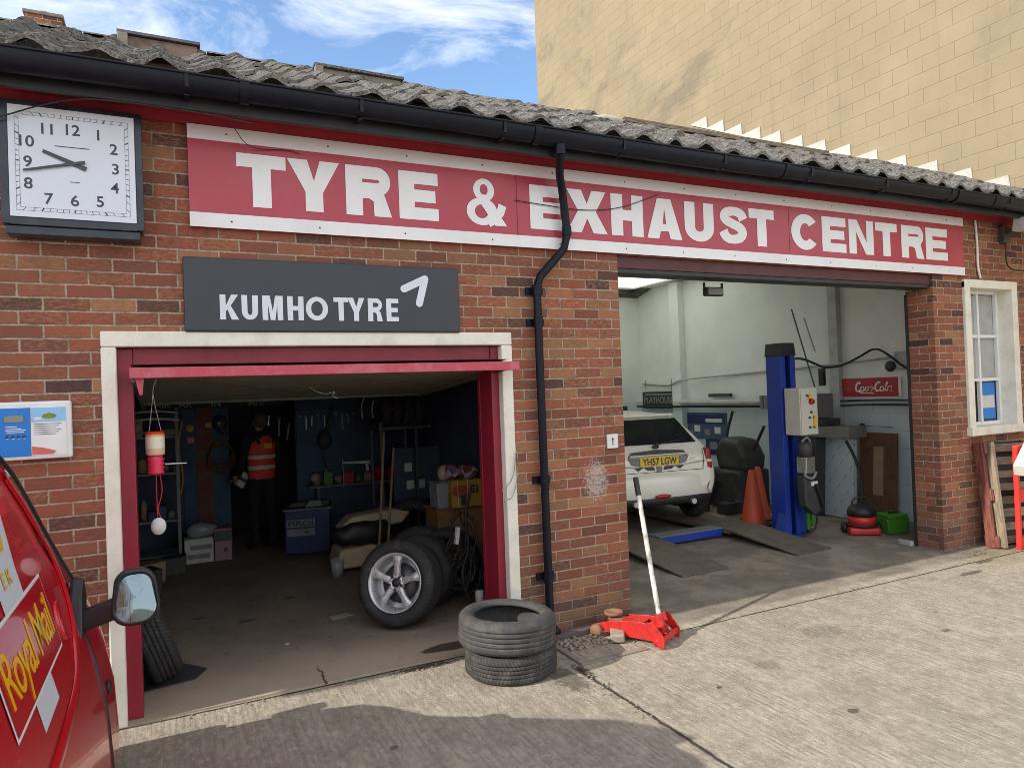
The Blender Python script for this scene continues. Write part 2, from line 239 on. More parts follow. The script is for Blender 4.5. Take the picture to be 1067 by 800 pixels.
def protective_film():
    m = NT('film_covered_steel'); o = m.obj(); x, y, z = m.xyz(o)
    u = m.math('ADD', m.math('MULTIPLY', y, 5.5), m.math('MULTIPLY', z, 4.0)); cu = m.math('FRACT', u); w = m.math('SUBTRACT', m.math('MULTIPLY', z, 6.0), m.math('MULTIPLY', y, 3.0)); cw = m.math('FRACT', w)
    stripe = m.math('MULTIPLY', m.math('MULTIPLY', m.step(cu, 0.40, 0.44), m.math('SUBTRACT', 1.0, m.step(cu, 0.52, 0.56))), m.math('MULTIPLY', m.step(cw, 0.2, 0.24), m.math('SUBTRACT', 1.0, m.step(cw, 0.66, 0.7))))
    n = m.noise(o, 5, 5); k = m.mix(n, (0.46, 0.56, 0.64), (0.60, 0.68, 0.74)); k = m.mix(m.math('MULTIPLY', stripe, 0.5), k, (0.12, 0.2, 0.3)); m.col(k); m.rough(0.35); m.b.inputs['Metallic'].default_value = 0.3; m.bump(n, 0.3, 0.01); return m.m

def glass_mat(name, c=(0.02, 0.025, 0.03), rough=0.04, metallic=0.0, alpha=1.0):
    m = NT(name); m.col(c); m.rough(rough); m.b.inputs['Metallic'].default_value = metallic; m.b.inputs['Specular IOR Level'].default_value = 0.8; return m.m

M = dict(
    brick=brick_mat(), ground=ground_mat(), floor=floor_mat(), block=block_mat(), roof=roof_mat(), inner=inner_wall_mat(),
    dark_wall=slotted_wall('dark_blue_wall', (0.045, 0.065, 0.11), (0.07, 0.095, 0.15)), blackish=slotted_wall('shade_dark_wall', (0.03, 0.03, 0.03), (0.018, 0.018, 0.02)),  # left bay walls and ceiling coloured dark to stand in for deep shade
    gutter=worn('black_gutter', (0.005, 0.007, 0.014), 0.4, 0.2, (0.03, 0.028, 0.027), 5, 0.1, 0, 0, 0.22), fascia=worn('black_fascia', (0.007, 0.007, 0.010), 0.5, 0.3, (0.05, 0.045, 0.04)),
    soffit=worn('red_soffit', (0.38, 0.035, 0.05), 0.5, 0.35, (0.16, 0.03, 0.03)), maroon=worn('maroon_board', (0.085, 0.016, 0.02), 0.5, 0.4),
    red_frame=worn('crimson_frame', (0.27, 0.012, 0.03), 0.45, 0.4, (0.10, 0.02, 0.02)), door_red=worn('faded_door_red', (0.47, 0.05, 0.085), 0.45, 0.45, (0.55, 0.22, 0.24), 9),
    cream=worn('cream_painted_stone', (0.78, 0.75, 0.64), 0.6, 0.3, (0.33, 0.27, 0.19), 5, 0.3), white=worn('white_paint', (0.76, 0.77, 0.76), 0.5, 0.15, (0.45, 0.42, 0.36)),
    sign_red=worn('sign_red', (0.40, 0.038, 0.062), 0.32, 0.35, (0.50, 0.12, 0.15), 1.6, 0.03), sign_white=worn('sign_white', (0.78, 0.79, 0.79), 0.35, 0.2, (0.5, 0.47, 0.42), 3, 0.03),
    charcoal=worn('charcoal_board', (0.028, 0.034, 0.046), 0.45, 0.2, (0.08, 0.08, 0.085), 3, 0.05), letter_grey=worn('pale_letter', (0.66, 0.70, 0.76), 0.4, 0.1),
    clock_black=worn('clock_case', (0.010, 0.016, 0.03), 0.3, 0.3, (0.08, 0.08, 0.085), 9, 0.1), clock_face=worn('clock_face', (0.64, 0.69, 0.76), 0.35, 0.1, (0.5, 0.52, 0.55), 3, 0.0), clock_ink=worn('clock_ink', (0.045, 0.055, 0.065), 0.5, 0.1),
    van_red=None, black=worn('black_plastic', (0.018, 0.018, 0.020), 0.5, 0.3, (0.05, 0.048, 0.045)), rubber=worn('black_rubber', (0.02, 0.02, 0.02), 0.7, 0.2),
    steel=worn('worn_steel', (0.42, 0.42, 0.41), 0.4, 0.5, (0.12, 0.09, 0.06), 12, 0.2, 0.8), dsteel=worn('dark_steel', (0.12, 0.12, 0.125), 0.45, 0.4, (0.04, 0.03, 0.025), 12, 0.2, 0.6),
    jack_red=worn('jack_red', (0.55, 0.018, 0.016), 0.45, 0.75, (0.10, 0.025, 0.018), 22, 0.3), jack_white=worn('scuffed_white_tube', (0.66, 0.64, 0.56), 0.5, 0.9, (0.10, 0.085, 0.07), 13),
    rust=worn('rusty_steel', (0.26, 0.14, 0.08), 0.85, 0.6, (0.10, 0.06, 0.04), 18, 0.4, 0.2), alloy=worn('silver_alloy', (0.56, 0.57, 0.57), 0.3, 0.25, (0.2, 0.19, 0.17), 20, 0.03, 0.5),
    tyre=tyre_mat('tyre_rubber', 0.022), tyre_smooth=tyre_mat('worn_tyre_rubber', 0.05, False, 0.75), tyre_old=tyre_mat('dusty_tyre_rubber', 0.035, True, 0.7),
    lift_blue=worn('lift_blue', (0.012, 0.045, 0.33), 0.4, 0.3, (0.02, 0.02, 0.05), 8), ramp=worn('ramp_steel', (0.135, 0.11, 0.085), 0.7, 0.5, (0.05, 0.04, 0.032), 8, 0.4),
    mini_cream=worn('cream_car_paint', (0.86, 0.84, 0.72), 0.25, 0.1, (0.5, 0.5, 0.42), 3, 0.0, 0, 0.8), plate=worn('yellow_plate', (0.75, 0.52, 0.02), 0.35, 0.1), chrome=worn('chrome', (0.65, 0.65, 0.66), 0.2, 0.1, None, 5, 0.0, 0.6),
    dark_glass=glass_mat('dark_glass'), car_glass=worn('grimy_car_glass', (0.014, 0.018, 0.017), 0.18, 0.5, (0.04, 0.045, 0.042), 3, 0.0), lamp_red=worn('lamp_red', (0.35, 0.01, 0.015), 0.2, 0.1, None, 5, 0.0), box_cream=worn('cream_cabinet', (0.55, 0.54, 0.46), 0.45, 0.2), yellow=worn('yellow_label', (0.75, 0.5, 0.03), 0.5, 0.2),
    cone=worn('scuffed_orange', (0.60, 0.09, 0.035), 0.55, 0.35, (0.2, 0.06, 0.04)), green=worn('green_plastic', (0.06, 0.24, 0.025), 0.45, 0.3), vac_red=worn('vacuum_red', (0.60, 0.035, 0.03), 0.35, 0.1), film=protective_film(),
    brown=wood_mat('brown_board', (0.13, 0.06, 0.03), (0.17, 0.085, 0.045)), pine=wood_mat('pine_drawer', (0.33, 0.17, 0.06), (0.26, 0.12, 0.04), (3, 3, 20)), old_wood=wood_mat('weathered_wood', (0.27, 0.215, 0.15), (0.12, 0.09, 0.065), (2, 2, 18)),
    red_wood=wood_mat('red_stained_wood', (0.15, 0.035, 0.028), (0.25, 0.10, 0.07), (18, 18, 2)), beam_wood=wood_mat('pale_old_wood', (0.32, 0.26, 0.18), (0.18, 0.135, 0.09), (18, 18, 2)), stick=wood_mat('broom_wood', (0.34, 0.26, 0.16), (0.25, 0.18, 0.10)),
    coke=worn('faded_red_panel', (0.42, 0.02, 0.03), 0.4, 0.2, None, 4, 0.03), blue=worn('blue_panel', (0.02, 0.20, 0.62), 0.4, 0.1), sky_blue=worn('pale_blue_print', (0.27, 0.55, 0.80), 0.4, 0.05), dark_blue=worn('dark_blue_plastic', (0.012, 0.025, 0.13), 0.5, 0.3),
    cardboard=worn('cardboard', (0.36, 0.26, 0.16), 0.8, 0.35), hiviz=worn('hi_vis_orange', (0.80, 0.075, 0.03), 0.7, 0.15), reflect=worn('reflective_band', (0.62, 0.62, 0.58), 0.4, 0.1), cloth=worn('black_cloth', (0.018, 0.018, 0.02), 0.9, 0.3), skin=worn('skin', (0.42, 0.24, 0.17), 0.5, 0.1, None, 5, 0.0),
    hair=worn('grey_hair', (0.10, 0.09, 0.085), 0.8, 0.3), seat=worn('cream_upholstery', (0.55, 0.45, 0.30), 0.6, 0.3), clear=worn('clear_plastic', (0.32, 0.35, 0.36), 0.3, 0.2), pale=worn('pale_plastic', (0.68, 0.68, 0.66), 0.4, 0.2), grey=worn('mid_grey_metal', (0.22, 0.23, 0.22), 0.5, 0.4), tube=worn('dull_grey_tube', (0.45, 0.48, 0.46), 0.5, 0.4, (0.2, 0.2, 0.19)),
    orange=worn('orange_plastic', (0.62, 0.22, 0.03), 0.5, 0.3), pinkred=worn('bright_pink_red', (0.80, 0.035, 0.10), 0.35, 0.1, None, 5, 0.0), strip_brown=worn('patterned_strip', (0.16, 0.10, 0.065), 0.8, 0.8, (0.20, 0.04, 0.03), 7), strip_blue=worn('blue_strip', (0.05, 0.10, 0.17), 0.7, 0.3),
    poly=worn('white_polycarbonate', (0.46, 0.44, 0.39), 0.5, 0.5, (0.30, 0.27, 0.21)), panel_back=worn('door_underside', (0.122, 0.12, 0.085), 0.6, 0.4), barrier_red=worn('barrier_red', (0.72, 0.03, 0.022), 0.4, 0.2, (0.3, 0.03, 0.03)), curtain=worn('pale_curtain', (0.40, 0.41, 0.38), 0.8, 0.3), concrete=worn('rough_concrete', (0.24, 0.215, 0.175), 0.9, 0.5, (0.12, 0.10, 0.08), 10, 0.5),
    gravel=worn('gravel', (0.30, 0.25, 0.19), 0.9, 0.6, (0.12, 0.10, 0.08), 20, 0.4), ropered=worn('red_cord', (0.55, 0.03, 0.03), 0.7, 0.1), card_white=worn('white_card', (0.62, 0.60, 0.56), 0.7, 0.3),
    flood=worn('pale_grey_housing', (0.48, 0.48, 0.45), 0.5, 0.3), mirror=glass_mat('mirror_glass', (0.20, 0.26, 0.29), 0.03, 1.0), gold=worn('gold_print', (0.75, 0.50, 0.06), 0.4, 0.1), yellow_print=worn('yellow_print', (0.84, 0.47, 0.005), 0.35, 0.0, None, 5, 0.0), machine=worn('grimy_machine', (0.035, 0.036, 0.04), 0.55, 0.5, (0.10, 0.09, 0.08)), canister=None)
def van_paint():
    m = NT('van_red_paint'); o = m.pos(); n = m.noise(o, 3, 4); m.col(m.mix(n, (0.60, 0.010, 0.018), (0.68, 0.016, 0.026))); m.rough(0.22)
    m.b.inputs['Coat Weight'].default_value = 0.7; m.b.inputs['Coat Roughness'].default_value = 0.03; m.b.inputs['Specular IOR Level'].default_value = 0.5; return m.m
M['van_red'] = van_paint()
def print_mat(name, cols, scale=9.0, seed=0.0):
    m = NT(name); o = m.obj(); v = m.n('ShaderNodeTexVoronoi'); v.inputs['Scale'].default_value = scale; m.l(m.vmul(o, (1, 1, 1.4)), v.inputs['Vector'])
    sx = m.xyz(v.outputs['Color']); st = [(i / len(cols), c) for i, c in enumerate(cols)]; m.col(m.ramp(sx[0], st, 'CONSTANT')); m.rough(0.5); return m.m
M['wares'] = print_mat('assorted_packaging', [(0.05, 0.05, 0.055), (0.30, 0.26, 0.2), (0.06, 0.09, 0.16), (0.35, 0.34, 0.32), (0.10, 0.06, 0.04), (0.02, 0.02, 0.02)], 11)
M['bagprint'] = print_mat('crumpled_bag', [(0.45, 0.04, 0.05), (0.5, 0.48, 0.5), (0.06, 0.06, 0.14), (0.35, 0.12, 0.14)], 16)
M['boxprint'] = print_mat('yellow_carton', [(0.55, 0.33, 0.04), (0.50, 0.30, 0.04), (0.40, 0.10, 0.03), (0.55, 0.36, 0.05)], 7)

def added_rooflight_mat():
    m = NT('added_rooflight_sheet'); t = m.n('ShaderNodeBsdfTranslucent'); t.inputs[0].default_value = (0.88, 0.90, 0.86, 1); o = [x for x in m.t.nodes if x.type == 'OUTPUT_MATERIAL'][0]; m.l(t.outputs[0], o.inputs[0]); return m.m
M['added_rooflight'] = added_rooflight_mat()
# ------------------------------------------------------------------ mesh helpers
C = scene.collection
class MB:
    def __init__(s): s.v = []; s.f = []; s.sm = []
    def add(s, vs, fs, smooth=False):
        o = len(s.v); s.v += [tuple(v) for v in vs]; s.f += [tuple(i + o for i in f) for f in fs]; s.sm += [smooth] * len(fs); return s
    def box(s, x0, x1, y0, y1, z0, z1):
        x0, x1 = min(x0, x1), max(x0, x1); y0, y1 = min(y0, y1), max(y0, y1); z0, z1 = min(z0, z1), max(z0, z1)
        return s.add([(x0, y0, z0), (x1, y0, z0), (x1, y1, z0), (x0, y1, z0), (x0, y0, z1), (x1, y0, z1), (x1, y1, z1), (x0, y1, z1)],
                     [(0, 3, 2, 1), (4, 5, 6, 7), (0, 1, 5, 4), (1, 2, 6, 5), (2, 3, 7, 6), (3, 0, 4, 7)])
    def bar(s, a, b, w, h, up=(0, 0, 1)):
        a = Vector(a); b = Vector(b); d = (b - a).normalized(); u = Vector(up); sd_ = d.cross(u)
        if sd_.length < 1e-4: sd_ = d.cross(Vector((0, 1, 0)))
        sd_.normalize(); u = sd_.cross(d).normalized(); vs = []
        for p in (a, b):
            for i, j in ((-1, -1), (1, -1), (1, 1), (-1, 1)): vs.append(p + sd_ * i * w / 2 + u * j * h / 2)
        return s.add(vs, [(0, 1, 2, 3), (7, 6, 5, 4), (0, 4, 5, 1), (1, 5, 6, 2), (2, 6, 7, 3), (3, 7, 4, 0)])
    def tube(s, pts, r, n=10, cap=True):
        pts = [Vector(p) for p in pts]; rr = r if isinstance(r, (list, tuple)) else [r] * len(pts); vs = []; prev = None
        for i, p in enumerate(pts):
            d = ((pts[min(i + 1, len(pts) - 1)] - p) + (p - pts[max(i - 1, 0)])); d.normalize()
            if prev is None: a = d.orthogonal().normalized()
            else: a = (prev - d * prev.dot(d)); a = a.normalized() if a.length > 1e-5 else d.orthogonal().normalized()
            prev = a; b = d.cross(a)
            for k in range(n): t = 2 * math.pi * k / n; vs.append(p + (a * math.cos(t) + b * math.sin(t)) * rr[i])
        fs = [(i * n + k, i * n + (k + 1) % n, (i + 1) * n + (k + 1) % n, (i + 1) * n + k) for i in range(len(pts) - 1) for k in range(n)]
        s.add(vs, fs, True)
        if cap: s.add(vs[:n], [tuple(range(n))[::-1]]); s.add(vs[-n:], [tuple(range(n))])
        return s
    def lathe(s, prof, n=32, mat=None, closed=False, smooth=True):
        vs = []; mat = mat or Matrix()
        for r, z in prof:
            for k in range(n): t = 2 * math.pi * k / n; vs.append(mat @ Vector((r * math.cos(t), r * math.sin(t), z)))
        m_ = len(prof); fs = []
        for i in range(m_ if closed else m_ - 1):
            j = (i + 1) % m_
            for k in range(n): fs.append((i * n + k, i * n + (k + 1) % n, j * n + (k + 1) % n, j * n + k))
        return s.add(vs, fs, smooth)
    def prism(s, poly, a, b, axis='y', mat=None):      # polygon in the plane across axis, extruded a..b
        def P(p, q, t): return {'y': (p, t, q), 'x': (t, p, q), 'z': (p, q, t)}[axis]
        n = len(poly); vs = [P(p, q, a) for p, q in poly] + [P(p, q, b) for p, q in poly]
        if mat: vs = [mat @ Vector(v) for v in vs]
        return s.add(vs, [tuple(range(n)), tuple(range(n, 2 * n))[::-1]] + [(i, i + n, (i + 1) % n + n, (i + 1) % n) for i in range(n)])
    def grid(s, rows, smooth=True, closed=False):
        n = len(rows[0]); vs = [p for r in rows for p in r]; k = n if closed else n - 1
        return s.add(vs, [(i * n + j, i * n + (j + 1) % n, (i + 1) * n + (j + 1) % n, (i + 1) * n + j) for i in range(len(rows) - 1) for j in range(k)], smooth)
    def sphere(s, c, r, n=16, m_=10, sc=(1, 1, 1)):
        c = Vector(c); rows = []
        for i in range(m_ + 1):
            t = math.pi * i / m_; rr = max(math.sin(t), 1e-3)
            rows.append([c + Vector((rr * math.cos(2 * math.pi * k / n) * r * sc[0], rr * math.sin(2 * math.pi * k / n) * r * sc[1], math.cos(t) * r * sc[2])) for k in range(n)])
        return s.grid(rows, True, True)
    def build(s, name, m, parent=None, bevel=0.0, loc=None, rot=None, seg=2):
        me = bpy.data.meshes.new(name); me.from_pydata(s.v, [], s.f); me.validate(); me.update()
        bm_ = bmesh.new(); bm_.from_mesh(me)
        if len(bm_.faces) < 60000: bmesh.ops.recalc_face_normals(bm_, faces=bm_.faces)
        bm_.to_mesh(me); bm_.free()
        sm = s.sm
        if len(me.polygons) == len(sm): me.polygons.foreach_set('use_smooth', sm)
        me.materials.append(M[m] if isinstance(m, str) else m)
        o = bpy.data.objects.new(name, me); C.objects.link(o)
        if parent: o.parent = parent
        if loc is not None: o.location = loc
        if rot is not None: o.rotation_euler = rot
        if bevel:
            b = o.modifiers.new('bevel', 'BEVEL'); b.width = bevel; b.segments = seg; b.limit_method = 'ANGLE'; b.angle_limit = R(40)
        return o
def tag(o, label=None, cat=None, group=None, kind=None):
    if label: o['label'] = label
    if cat: o['category'] = cat
    if group: o['group'] = group
    if kind: o['kind'] = kind
    return o
def thing(name, label, cat, loc=(0, 0, 0), rot=(0, 0, 0), group=None):
    o = bpy.data.objects.new(name, None); C.objects.link(o); o.location = loc; o.rotation_euler = rot; o.empty_display_size = 0.1; return tag(o, label, cat, group)
def kids(o): return [c for c in bpy.data.objects if c.parent == o]
def copy_tree(o, parent=None):
    c = o.copy(); C.objects.link(c); c.parent = parent
    for ch in kids(o): copy_tree(ch, c)
    return c
def curve_mesh(loops, ext, name='letter'):
    cu = bpy.data.curves.new(name, 'CURVE'); cu.dimensions = '2D'; cu.fill_mode = 'BOTH'; cu.extrude = ext
    for lp in loops:
        sp = cu.splines.new('POLY'); sp.points.add(len(lp) - 1); sp.use_cyclic_u = True
        for i, (x, y) in enumerate(lp): sp.points[i].co = (x, y, 0, 1)
    ob = bpy.data.objects.new('tmp', cu); me = bpy.data.meshes.new_from_object(ob); bpy.data.objects.remove(ob); bpy.data.curves.remove(cu); return me
def text_mesh(body, size, ext=0.001, offset=0.0, width=None, spacing=1.0, shear=0.0):
    cu = bpy.data.curves.new('t', 'FONT'); cu.body = body; cu.size = size; cu.extrude = ext; cu.offset = offset; cu.space_character = spacing; cu.shear = shear; cu.align_x = 'LEFT'
    ob = bpy.data.objects.new('tmp', cu); me = bpy.data.meshes.new_from_object(ob); bpy.data.objects.remove(ob); bpy.data.curves.remove(cu)
    if width:
        xs_ = [v.co.x for v in me.vertices]; k = width / (max(xs_) - min(xs_)); x0 = min(xs_)
        for v in me.vertices: v.co.x = (v.co.x - x0) * k
    return me
def place_mesh(me, name, m, parent, mat4):
    me.transform(mat4); me.materials.clear(); me.materials.append(M[m] if isinstance(m, str) else m); me.name = name
    o = bpy.data.objects.new(name, me); C.objects.link(o); o.parent = parent; return o
FRONT = lambda x, y, z: Matrix.Translation((x, y, z)) @ Matrix.Rotation(R(90), 4, 'X')         # text on a wall that faces -Y
SIDE = lambda x, y, z: Matrix.Translation((x, y, z)) @ Matrix.Rotation(R(-90), 4, 'Z') @ Matrix.Rotation(R(90), 4, 'X')   # on a wall that faces -X
def smooth_path(pts, it=2):
    pts = [Vector(p) for p in pts]
    for _ in range(it):
        q = [pts[0]]
        for a, b in zip(pts, pts[1:]): q += [a * .75 + b * .25, a * .25 + b * .75]
        pts = q + [pts[-1]]
    return pts
def arc(cx, cy, rx, ry, a0, a1, n=14): return [(cx + rx * math.cos(R(a0 + (a1 - a0) * i / n)), cy + ry * math.sin(R(a0 + (a1 - a0) * i / n))) for i in range(n + 1)]
def stroke(path, w):
    L, Rr = [], []
    for i, p in enumerate(path):
        a = path[max(i - 1, 0)]; b = path[min(i + 1, len(path) - 1)]; dx, dy = b[0] - a[0], b[1] - a[1]; l = math.hypot(dx, dy) or 1
        ww = w[i] if isinstance(w, list) else w
        L.append((p[0] - dy / l * ww / 2, p[1] + dx / l * ww / 2)); Rr.append((p[0] + dy / l * ww / 2, p[1] - dx / l * ww / 2))
    return L + Rr[::-1]
def glyph(ch, w, h, s, t):          # width, height, vertical stem, horizontal stroke
    if ch == 'T': return [[[(0, h), (0, h - t), (w / 2 - s / 2, h - t), (w / 2 - s / 2, 0), (w / 2 + s / 2, 0), (w / 2 + s / 2, h - t), (w, h - t), (w, h)]]]
    if ch == 'Y': k = s * 1.13; return [[[(0, h), (k, h), (w / 2, h * .60), (w - k, h), (w, h), (w / 2 + s / 2, h * .38), (w / 2 + s / 2, 0), (w / 2 - s / 2, 0), (w / 2 - s / 2, h * .38)]]]
    if ch == 'E': m_ = h * .5; return [[[(0, 0), (0, h), (w, h), (w, h - t), (s, h - t), (s, m_ + t / 2), (w * .93, m_ + t / 2), (w * .93, m_ - t / 2), (s, m_ - t / 2), (s, t), (w, t), (w, 0)]]]
    if ch == 'H': m_ = h * .5; return [[[(0, 0), (0, h), (s, h), (s, m_ + t / 2), (w - s, m_ + t / 2), (w - s, h), (w, h), (w, 0), (w - s, 0), (w - s, m_ - t / 2), (s, m_ - t / 2), (s, 0)]]]
    if ch == 'N': return [[[(0, 0), (0, h), (s * 1.05, h), (w - s * .93, h * .36), (w - s * .93, h), (w, h), (w, 0), (w - s * 1.05, 0), (s * .93, h * .64), (s * .93, 0)]]]
    if ch == 'X': k = s * 1.18; c = w / 2; return [[[(0, 0), (c - k * .62, h * .51), (w * .02, h), (w * .02 + k, h), (c, h * .68), (w * .98 - k, h), (w * .98, h), (c + k * .62, h * .51), (w, 0), (w - k, 0), (c, h * .34), (k, 0)]]]
    if ch == 'A':
        k = s * 1.08; c = w / 2
        return [[[(0, 0), (c - s * .62, h), (c + s * .62, h), (w, 0), (w - k, 0), (w - k - w * .05, h * .19), (k + w * .05, h * .19), (k, 0)], [(k + w * .115, h * .37), (w - k - w * .115, h * .37), (c, h * .78)]]]
    if ch == 'K': k = s * 1.15; return [[[(0, 0), (0, h), (s, h), (s, h * .56), (w - k * 1.1, h), (w - .02 * w, h), (s + w * .26, h * .56), (w, 0), (w - k * 1.1, 0), (s + w * .08, h * .41), (s, h * .33), (s, 0)]]]
    if ch == 'M': c = w / 2; return [[[(0, 0), (0, h), (s * 1.35, h), (c, h * .36), (w - s * 1.35, h), (w, h), (w, 0), (w - s, 0), (w - s, h * .66), (c + s * .42, 0), (c - s * .42, 0), (s, h * .66), (s, 0)]]]
    if ch == 'U':
        ry = h * .36; o = [(0, h), (0, ry)] + arc(w / 2, ry, w / 2, ry, 180, 360) + [(w, h), (w - s, h), (w - s, ry)] + arc(w / 2, ry, w / 2 - s, ry - t, 360, 180) + [(s, h)]; return [[o]]
    if ch == 'O': return [[arc(w / 2, h / 2, w / 2, h / 2, 0, 350, 35), arc(w / 2, h / 2, w / 2 - s, h / 2 - t, 0, 350, 35)]]
    if ch == 'C':
        rx, ry = w / 2, h / 2; return [[arc(rx, ry, rx, ry, 38, 322, 30) + arc(rx, ry, rx - s, ry - t, 318, 42, 30)]]
    if ch == 'S':
        P_ = [(.86, .67), (.80, .80), (.64, .865), (.46, .875), (.27, .83), (.17, .72), (.25, .61), (.50, .53), (.75, .45), (.84, .31), (.74, .18), (.52, .125), (.34, .135), (.20, .21), (.14, .34)]
        q = [Vector((a * w, b * h, 0)) for a, b in P_]; q = smooth_path(q, 2); wd = []
        for i in range(len(q)):
            dd = (q[min(i + 1, len(q) - 1)] - q[max(i - 1, 0)]).normalized(); wd.append(t * .88 + (s * .92 - t * .88) * abs(dd.y))
        return [[stroke([(v.x, v.y) for v in q], wd)]]
    if ch == 'R':
        y0 = h * .42; rr = (h - y0) / 2
        o = [(0, 0), (0, h), (w - rr, h)] + arc(w - rr, h - rr, rr * .95, rr, 90, -60, 14) + [(w * .86, h * .40), (w * .93, h * .2), (w, 0), (w - s * 1.08, 0), (w * .60, h * .30), (w * .50, y0 - t * .25), (s, y0 - t * .25), (s, 0)]
        ir = rr - t * .95; i_ = [(s, h - t), (w - rr - s * .1, h - t)] + arc(w - rr - s * .1, h - rr, ir * .95, ir, 90, -90, 10) + [(s, y0 + t)]
        i_ = [(s, h - t)] + arc(w - rr - s * .05, h - rr, rr * .95 - s * .62, rr - t, 90, -90, 10) + [(s, h - 2 * rr + t)]; return [[o, i_]]
    if ch == '&':
        up = [arc(w * .44, h * .76, w * .26, h * .25, 0, 350, 30), arc(w * .44, h * .77, w * .10, h * .12, 0, 350, 30)]
        lo = [arc(w * .38, h * .29, w * .38, h * .30, 0, 350, 30), arc(w * .37, h * .29, w * .17, h * .15, 0, 350, 30)]
        return [up, lo, [[(w * .20, h * .66), (w * .50, h * .66), (w * 1.0, 0), (w * .70, 0)]], [stroke([(w * .90, h * .46), (w * .84, h * .30), (w * .70, h * .14), (w * .52, h * .045)], s * .58)]]
def letters(spec, z0, h, s, t, y, name, m, parent, ext=0.0015, shear=0.0):
    for ch, a, b in spec:
        parts = glyph(ch, b - a, h, s, t)
        me0 = None
        bmj = bmesh.new()
        for i, lp in enumerate(parts):
            me = curve_mesh(lp, ext); me.transform(Matrix.Translation((0, 0, 0.0006 * i))); bmj.from_mesh(me); bpy.data.meshes.remove(me)
        me = bpy.data.meshes.new(name); bmj.to_mesh(me); bmj.free()
        place_mesh(me, name, m, parent, FRONT(a, y, z0))

# ================================================================== SETTING
def structure(mb, name, m): return tag(mb.build(name, m), kind='structure')
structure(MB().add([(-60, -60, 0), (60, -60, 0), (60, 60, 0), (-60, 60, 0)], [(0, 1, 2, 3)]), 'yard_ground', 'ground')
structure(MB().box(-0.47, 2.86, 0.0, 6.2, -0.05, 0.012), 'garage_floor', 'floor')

B = thing('garage_building', 'low red brick tyre garage with two open bays under a grey tiled roof', 'building')
T = 0.30; ZT = 3.55
wl = MB()
wl.box(-5.0, -0.32, 0, T, -0.1, ZT).box(-0.32, 2.25, 0, T, 2.225, ZT).box(2.25, 3.205, 0, T, -0.1, ZT)
wl.box(3.205, 7.11, 0, T, 2.84, ZT).box(7.11, 7.62, 0, T, -0.1, ZT)
wl.box(7.62, 8.54, 0, T, -0.1, 1.19).box(7.62, 8.54, 0, T, 2.79, ZT).box(8.54, 9.55, 0, T, -0.1, ZT)
wl.build('brick_wall', 'brick', B)
# interior shell
MB().box(3.02, 3.20, T, 6.6, 0, 3.7).build('partition_wall', 'inner', B)
MB().box(8.28, 8.5, T, 6.6, 0, 3.72).build('side_wall', 'inner', B)
MB().box(8.19, 8.28, 2.04, 2.18, 0, 3.64).build('wall_pier', 'tube', B, 0.004)  # grey tone paints in the shade on this pier
MB().box(8.15, 8.28, 5.25, 5.50, 0, 3.64).build('wall_pier', 'inner', B, 0.004)
MB().box(3.2, 8.5, 6.6, 6.8, 0, 3.72).build('rear_wall', 'inner', B)
MB().box(2.86, 3.02, T, 6.4, 0, 2.9).build('partition_wall', 'dark_wall', B)
MB().box(-0.7, -0.48, T, 6.4, 0, 2.9).build('side_wall', 'dark_wall', B)
rw = MB().box(-0.5, 0.70, 5.0, 5.15, 0, 2.9).box(1.45, 2.9, 4.6, 4.75, 0, 2.9).box(0.6, 0.70, 5.15, 5.5, 0, 2.9)
rw.build('rear_wall', 'dark_wall', B)
MB().box(-0.5, 2.9, 6.2, 6.4, 0, 2.9).build('back_room_wall', 'blackish', B)
MB().box(-0.7, 3.0, T, 6.4, 2.42, 2.50).build('ceiling', 'blackish', B)
MB().box(3.2, 8.5, T, 3.6, 3.65, 3.72).box(3.2, 3.6, 3.6, 6.6, 3.65, 3.72).box(8.0, 8.5, 3.6, 6.6, 3.65, 3.72).box(3.6, 8.0, 6.3, 6.6, 3.65, 3.72).build('ceiling', 'inner', B)
MB().box(3.6, 8.0, 3.6, 6.3, 3.67, 3.69).build('added_rooflight', 'added_rooflight', B)  # unseen rooflight, put in to brighten the right bay walls
# left doorway frames
fr = MB().box(-0.32, 2.25, -0.015, 0.12, 2.137, 2.227).box(-0.32, -0.243, -0.015, 0.12, 0, 2.135).box(2.165, 2.25, -0.015, 0.12, 0, 2.135)
fr.build('door_surround', 'cream', B, 0.008)
MB().box(-0.243, -0.165, 0.05, 0.22, 0, 2.13).build('door_jamb', 'red_frame', B, 0.004)
MB().box(2.105, 2.165, 0.05, 0.26, 0, 2.13).build('door_jamb', 'red_frame', B, 0.004)
MB().box(2.10, 2.25, 0.26, 0.30, 0, 2.13).build('door_jamb', 'red_frame', B, 0.002)
MB().box(-0.165, 2.105, 0.06, 0.20, 2.03, 2.134).build('door_header', 'red_frame', B, 0.004)
# up-and-over door standing open
def door_pt(u, v, w=0.0):    # u across, v into the building, w below
    return (-0.17 + u, -0.13 + v, 2.0 - v * 0.088 - w)
dp = MB(); n = 44; rows = []
for i in range(n + 1):
    v = 1.95 * i / n; k = 0.02 if i % 2 else 0.0
    rows.append([door_pt(0.0, v, k), door_pt(2.33, v, k)])
dp.grid(rows, False); rows2 = [[(p[0], p[1], p[2] + 0.03) for p in r] for r in rows[::n]]; dp.grid(rows2, False)
door = dp.build('up_and_over_door', 'panel_back', B)
MB().box(-0.175, 2.235, -0.155, -0.125, 1.952, 2.012).build('door_edge', 'door_red', door, 0.004)
MB().bar(door_pt(0.01, 0.02, 0.03), door_pt(0.01, 1.95, 0.03), 0.02, 0.07).build('edge_rail', 'panel_back', door); MB().bar(door_pt(2.32, 0.02, 0.02), door_pt(2.32, 1.95, 0.02), 0.02, 0.05).build('edge_rail', 'panel_back', door)
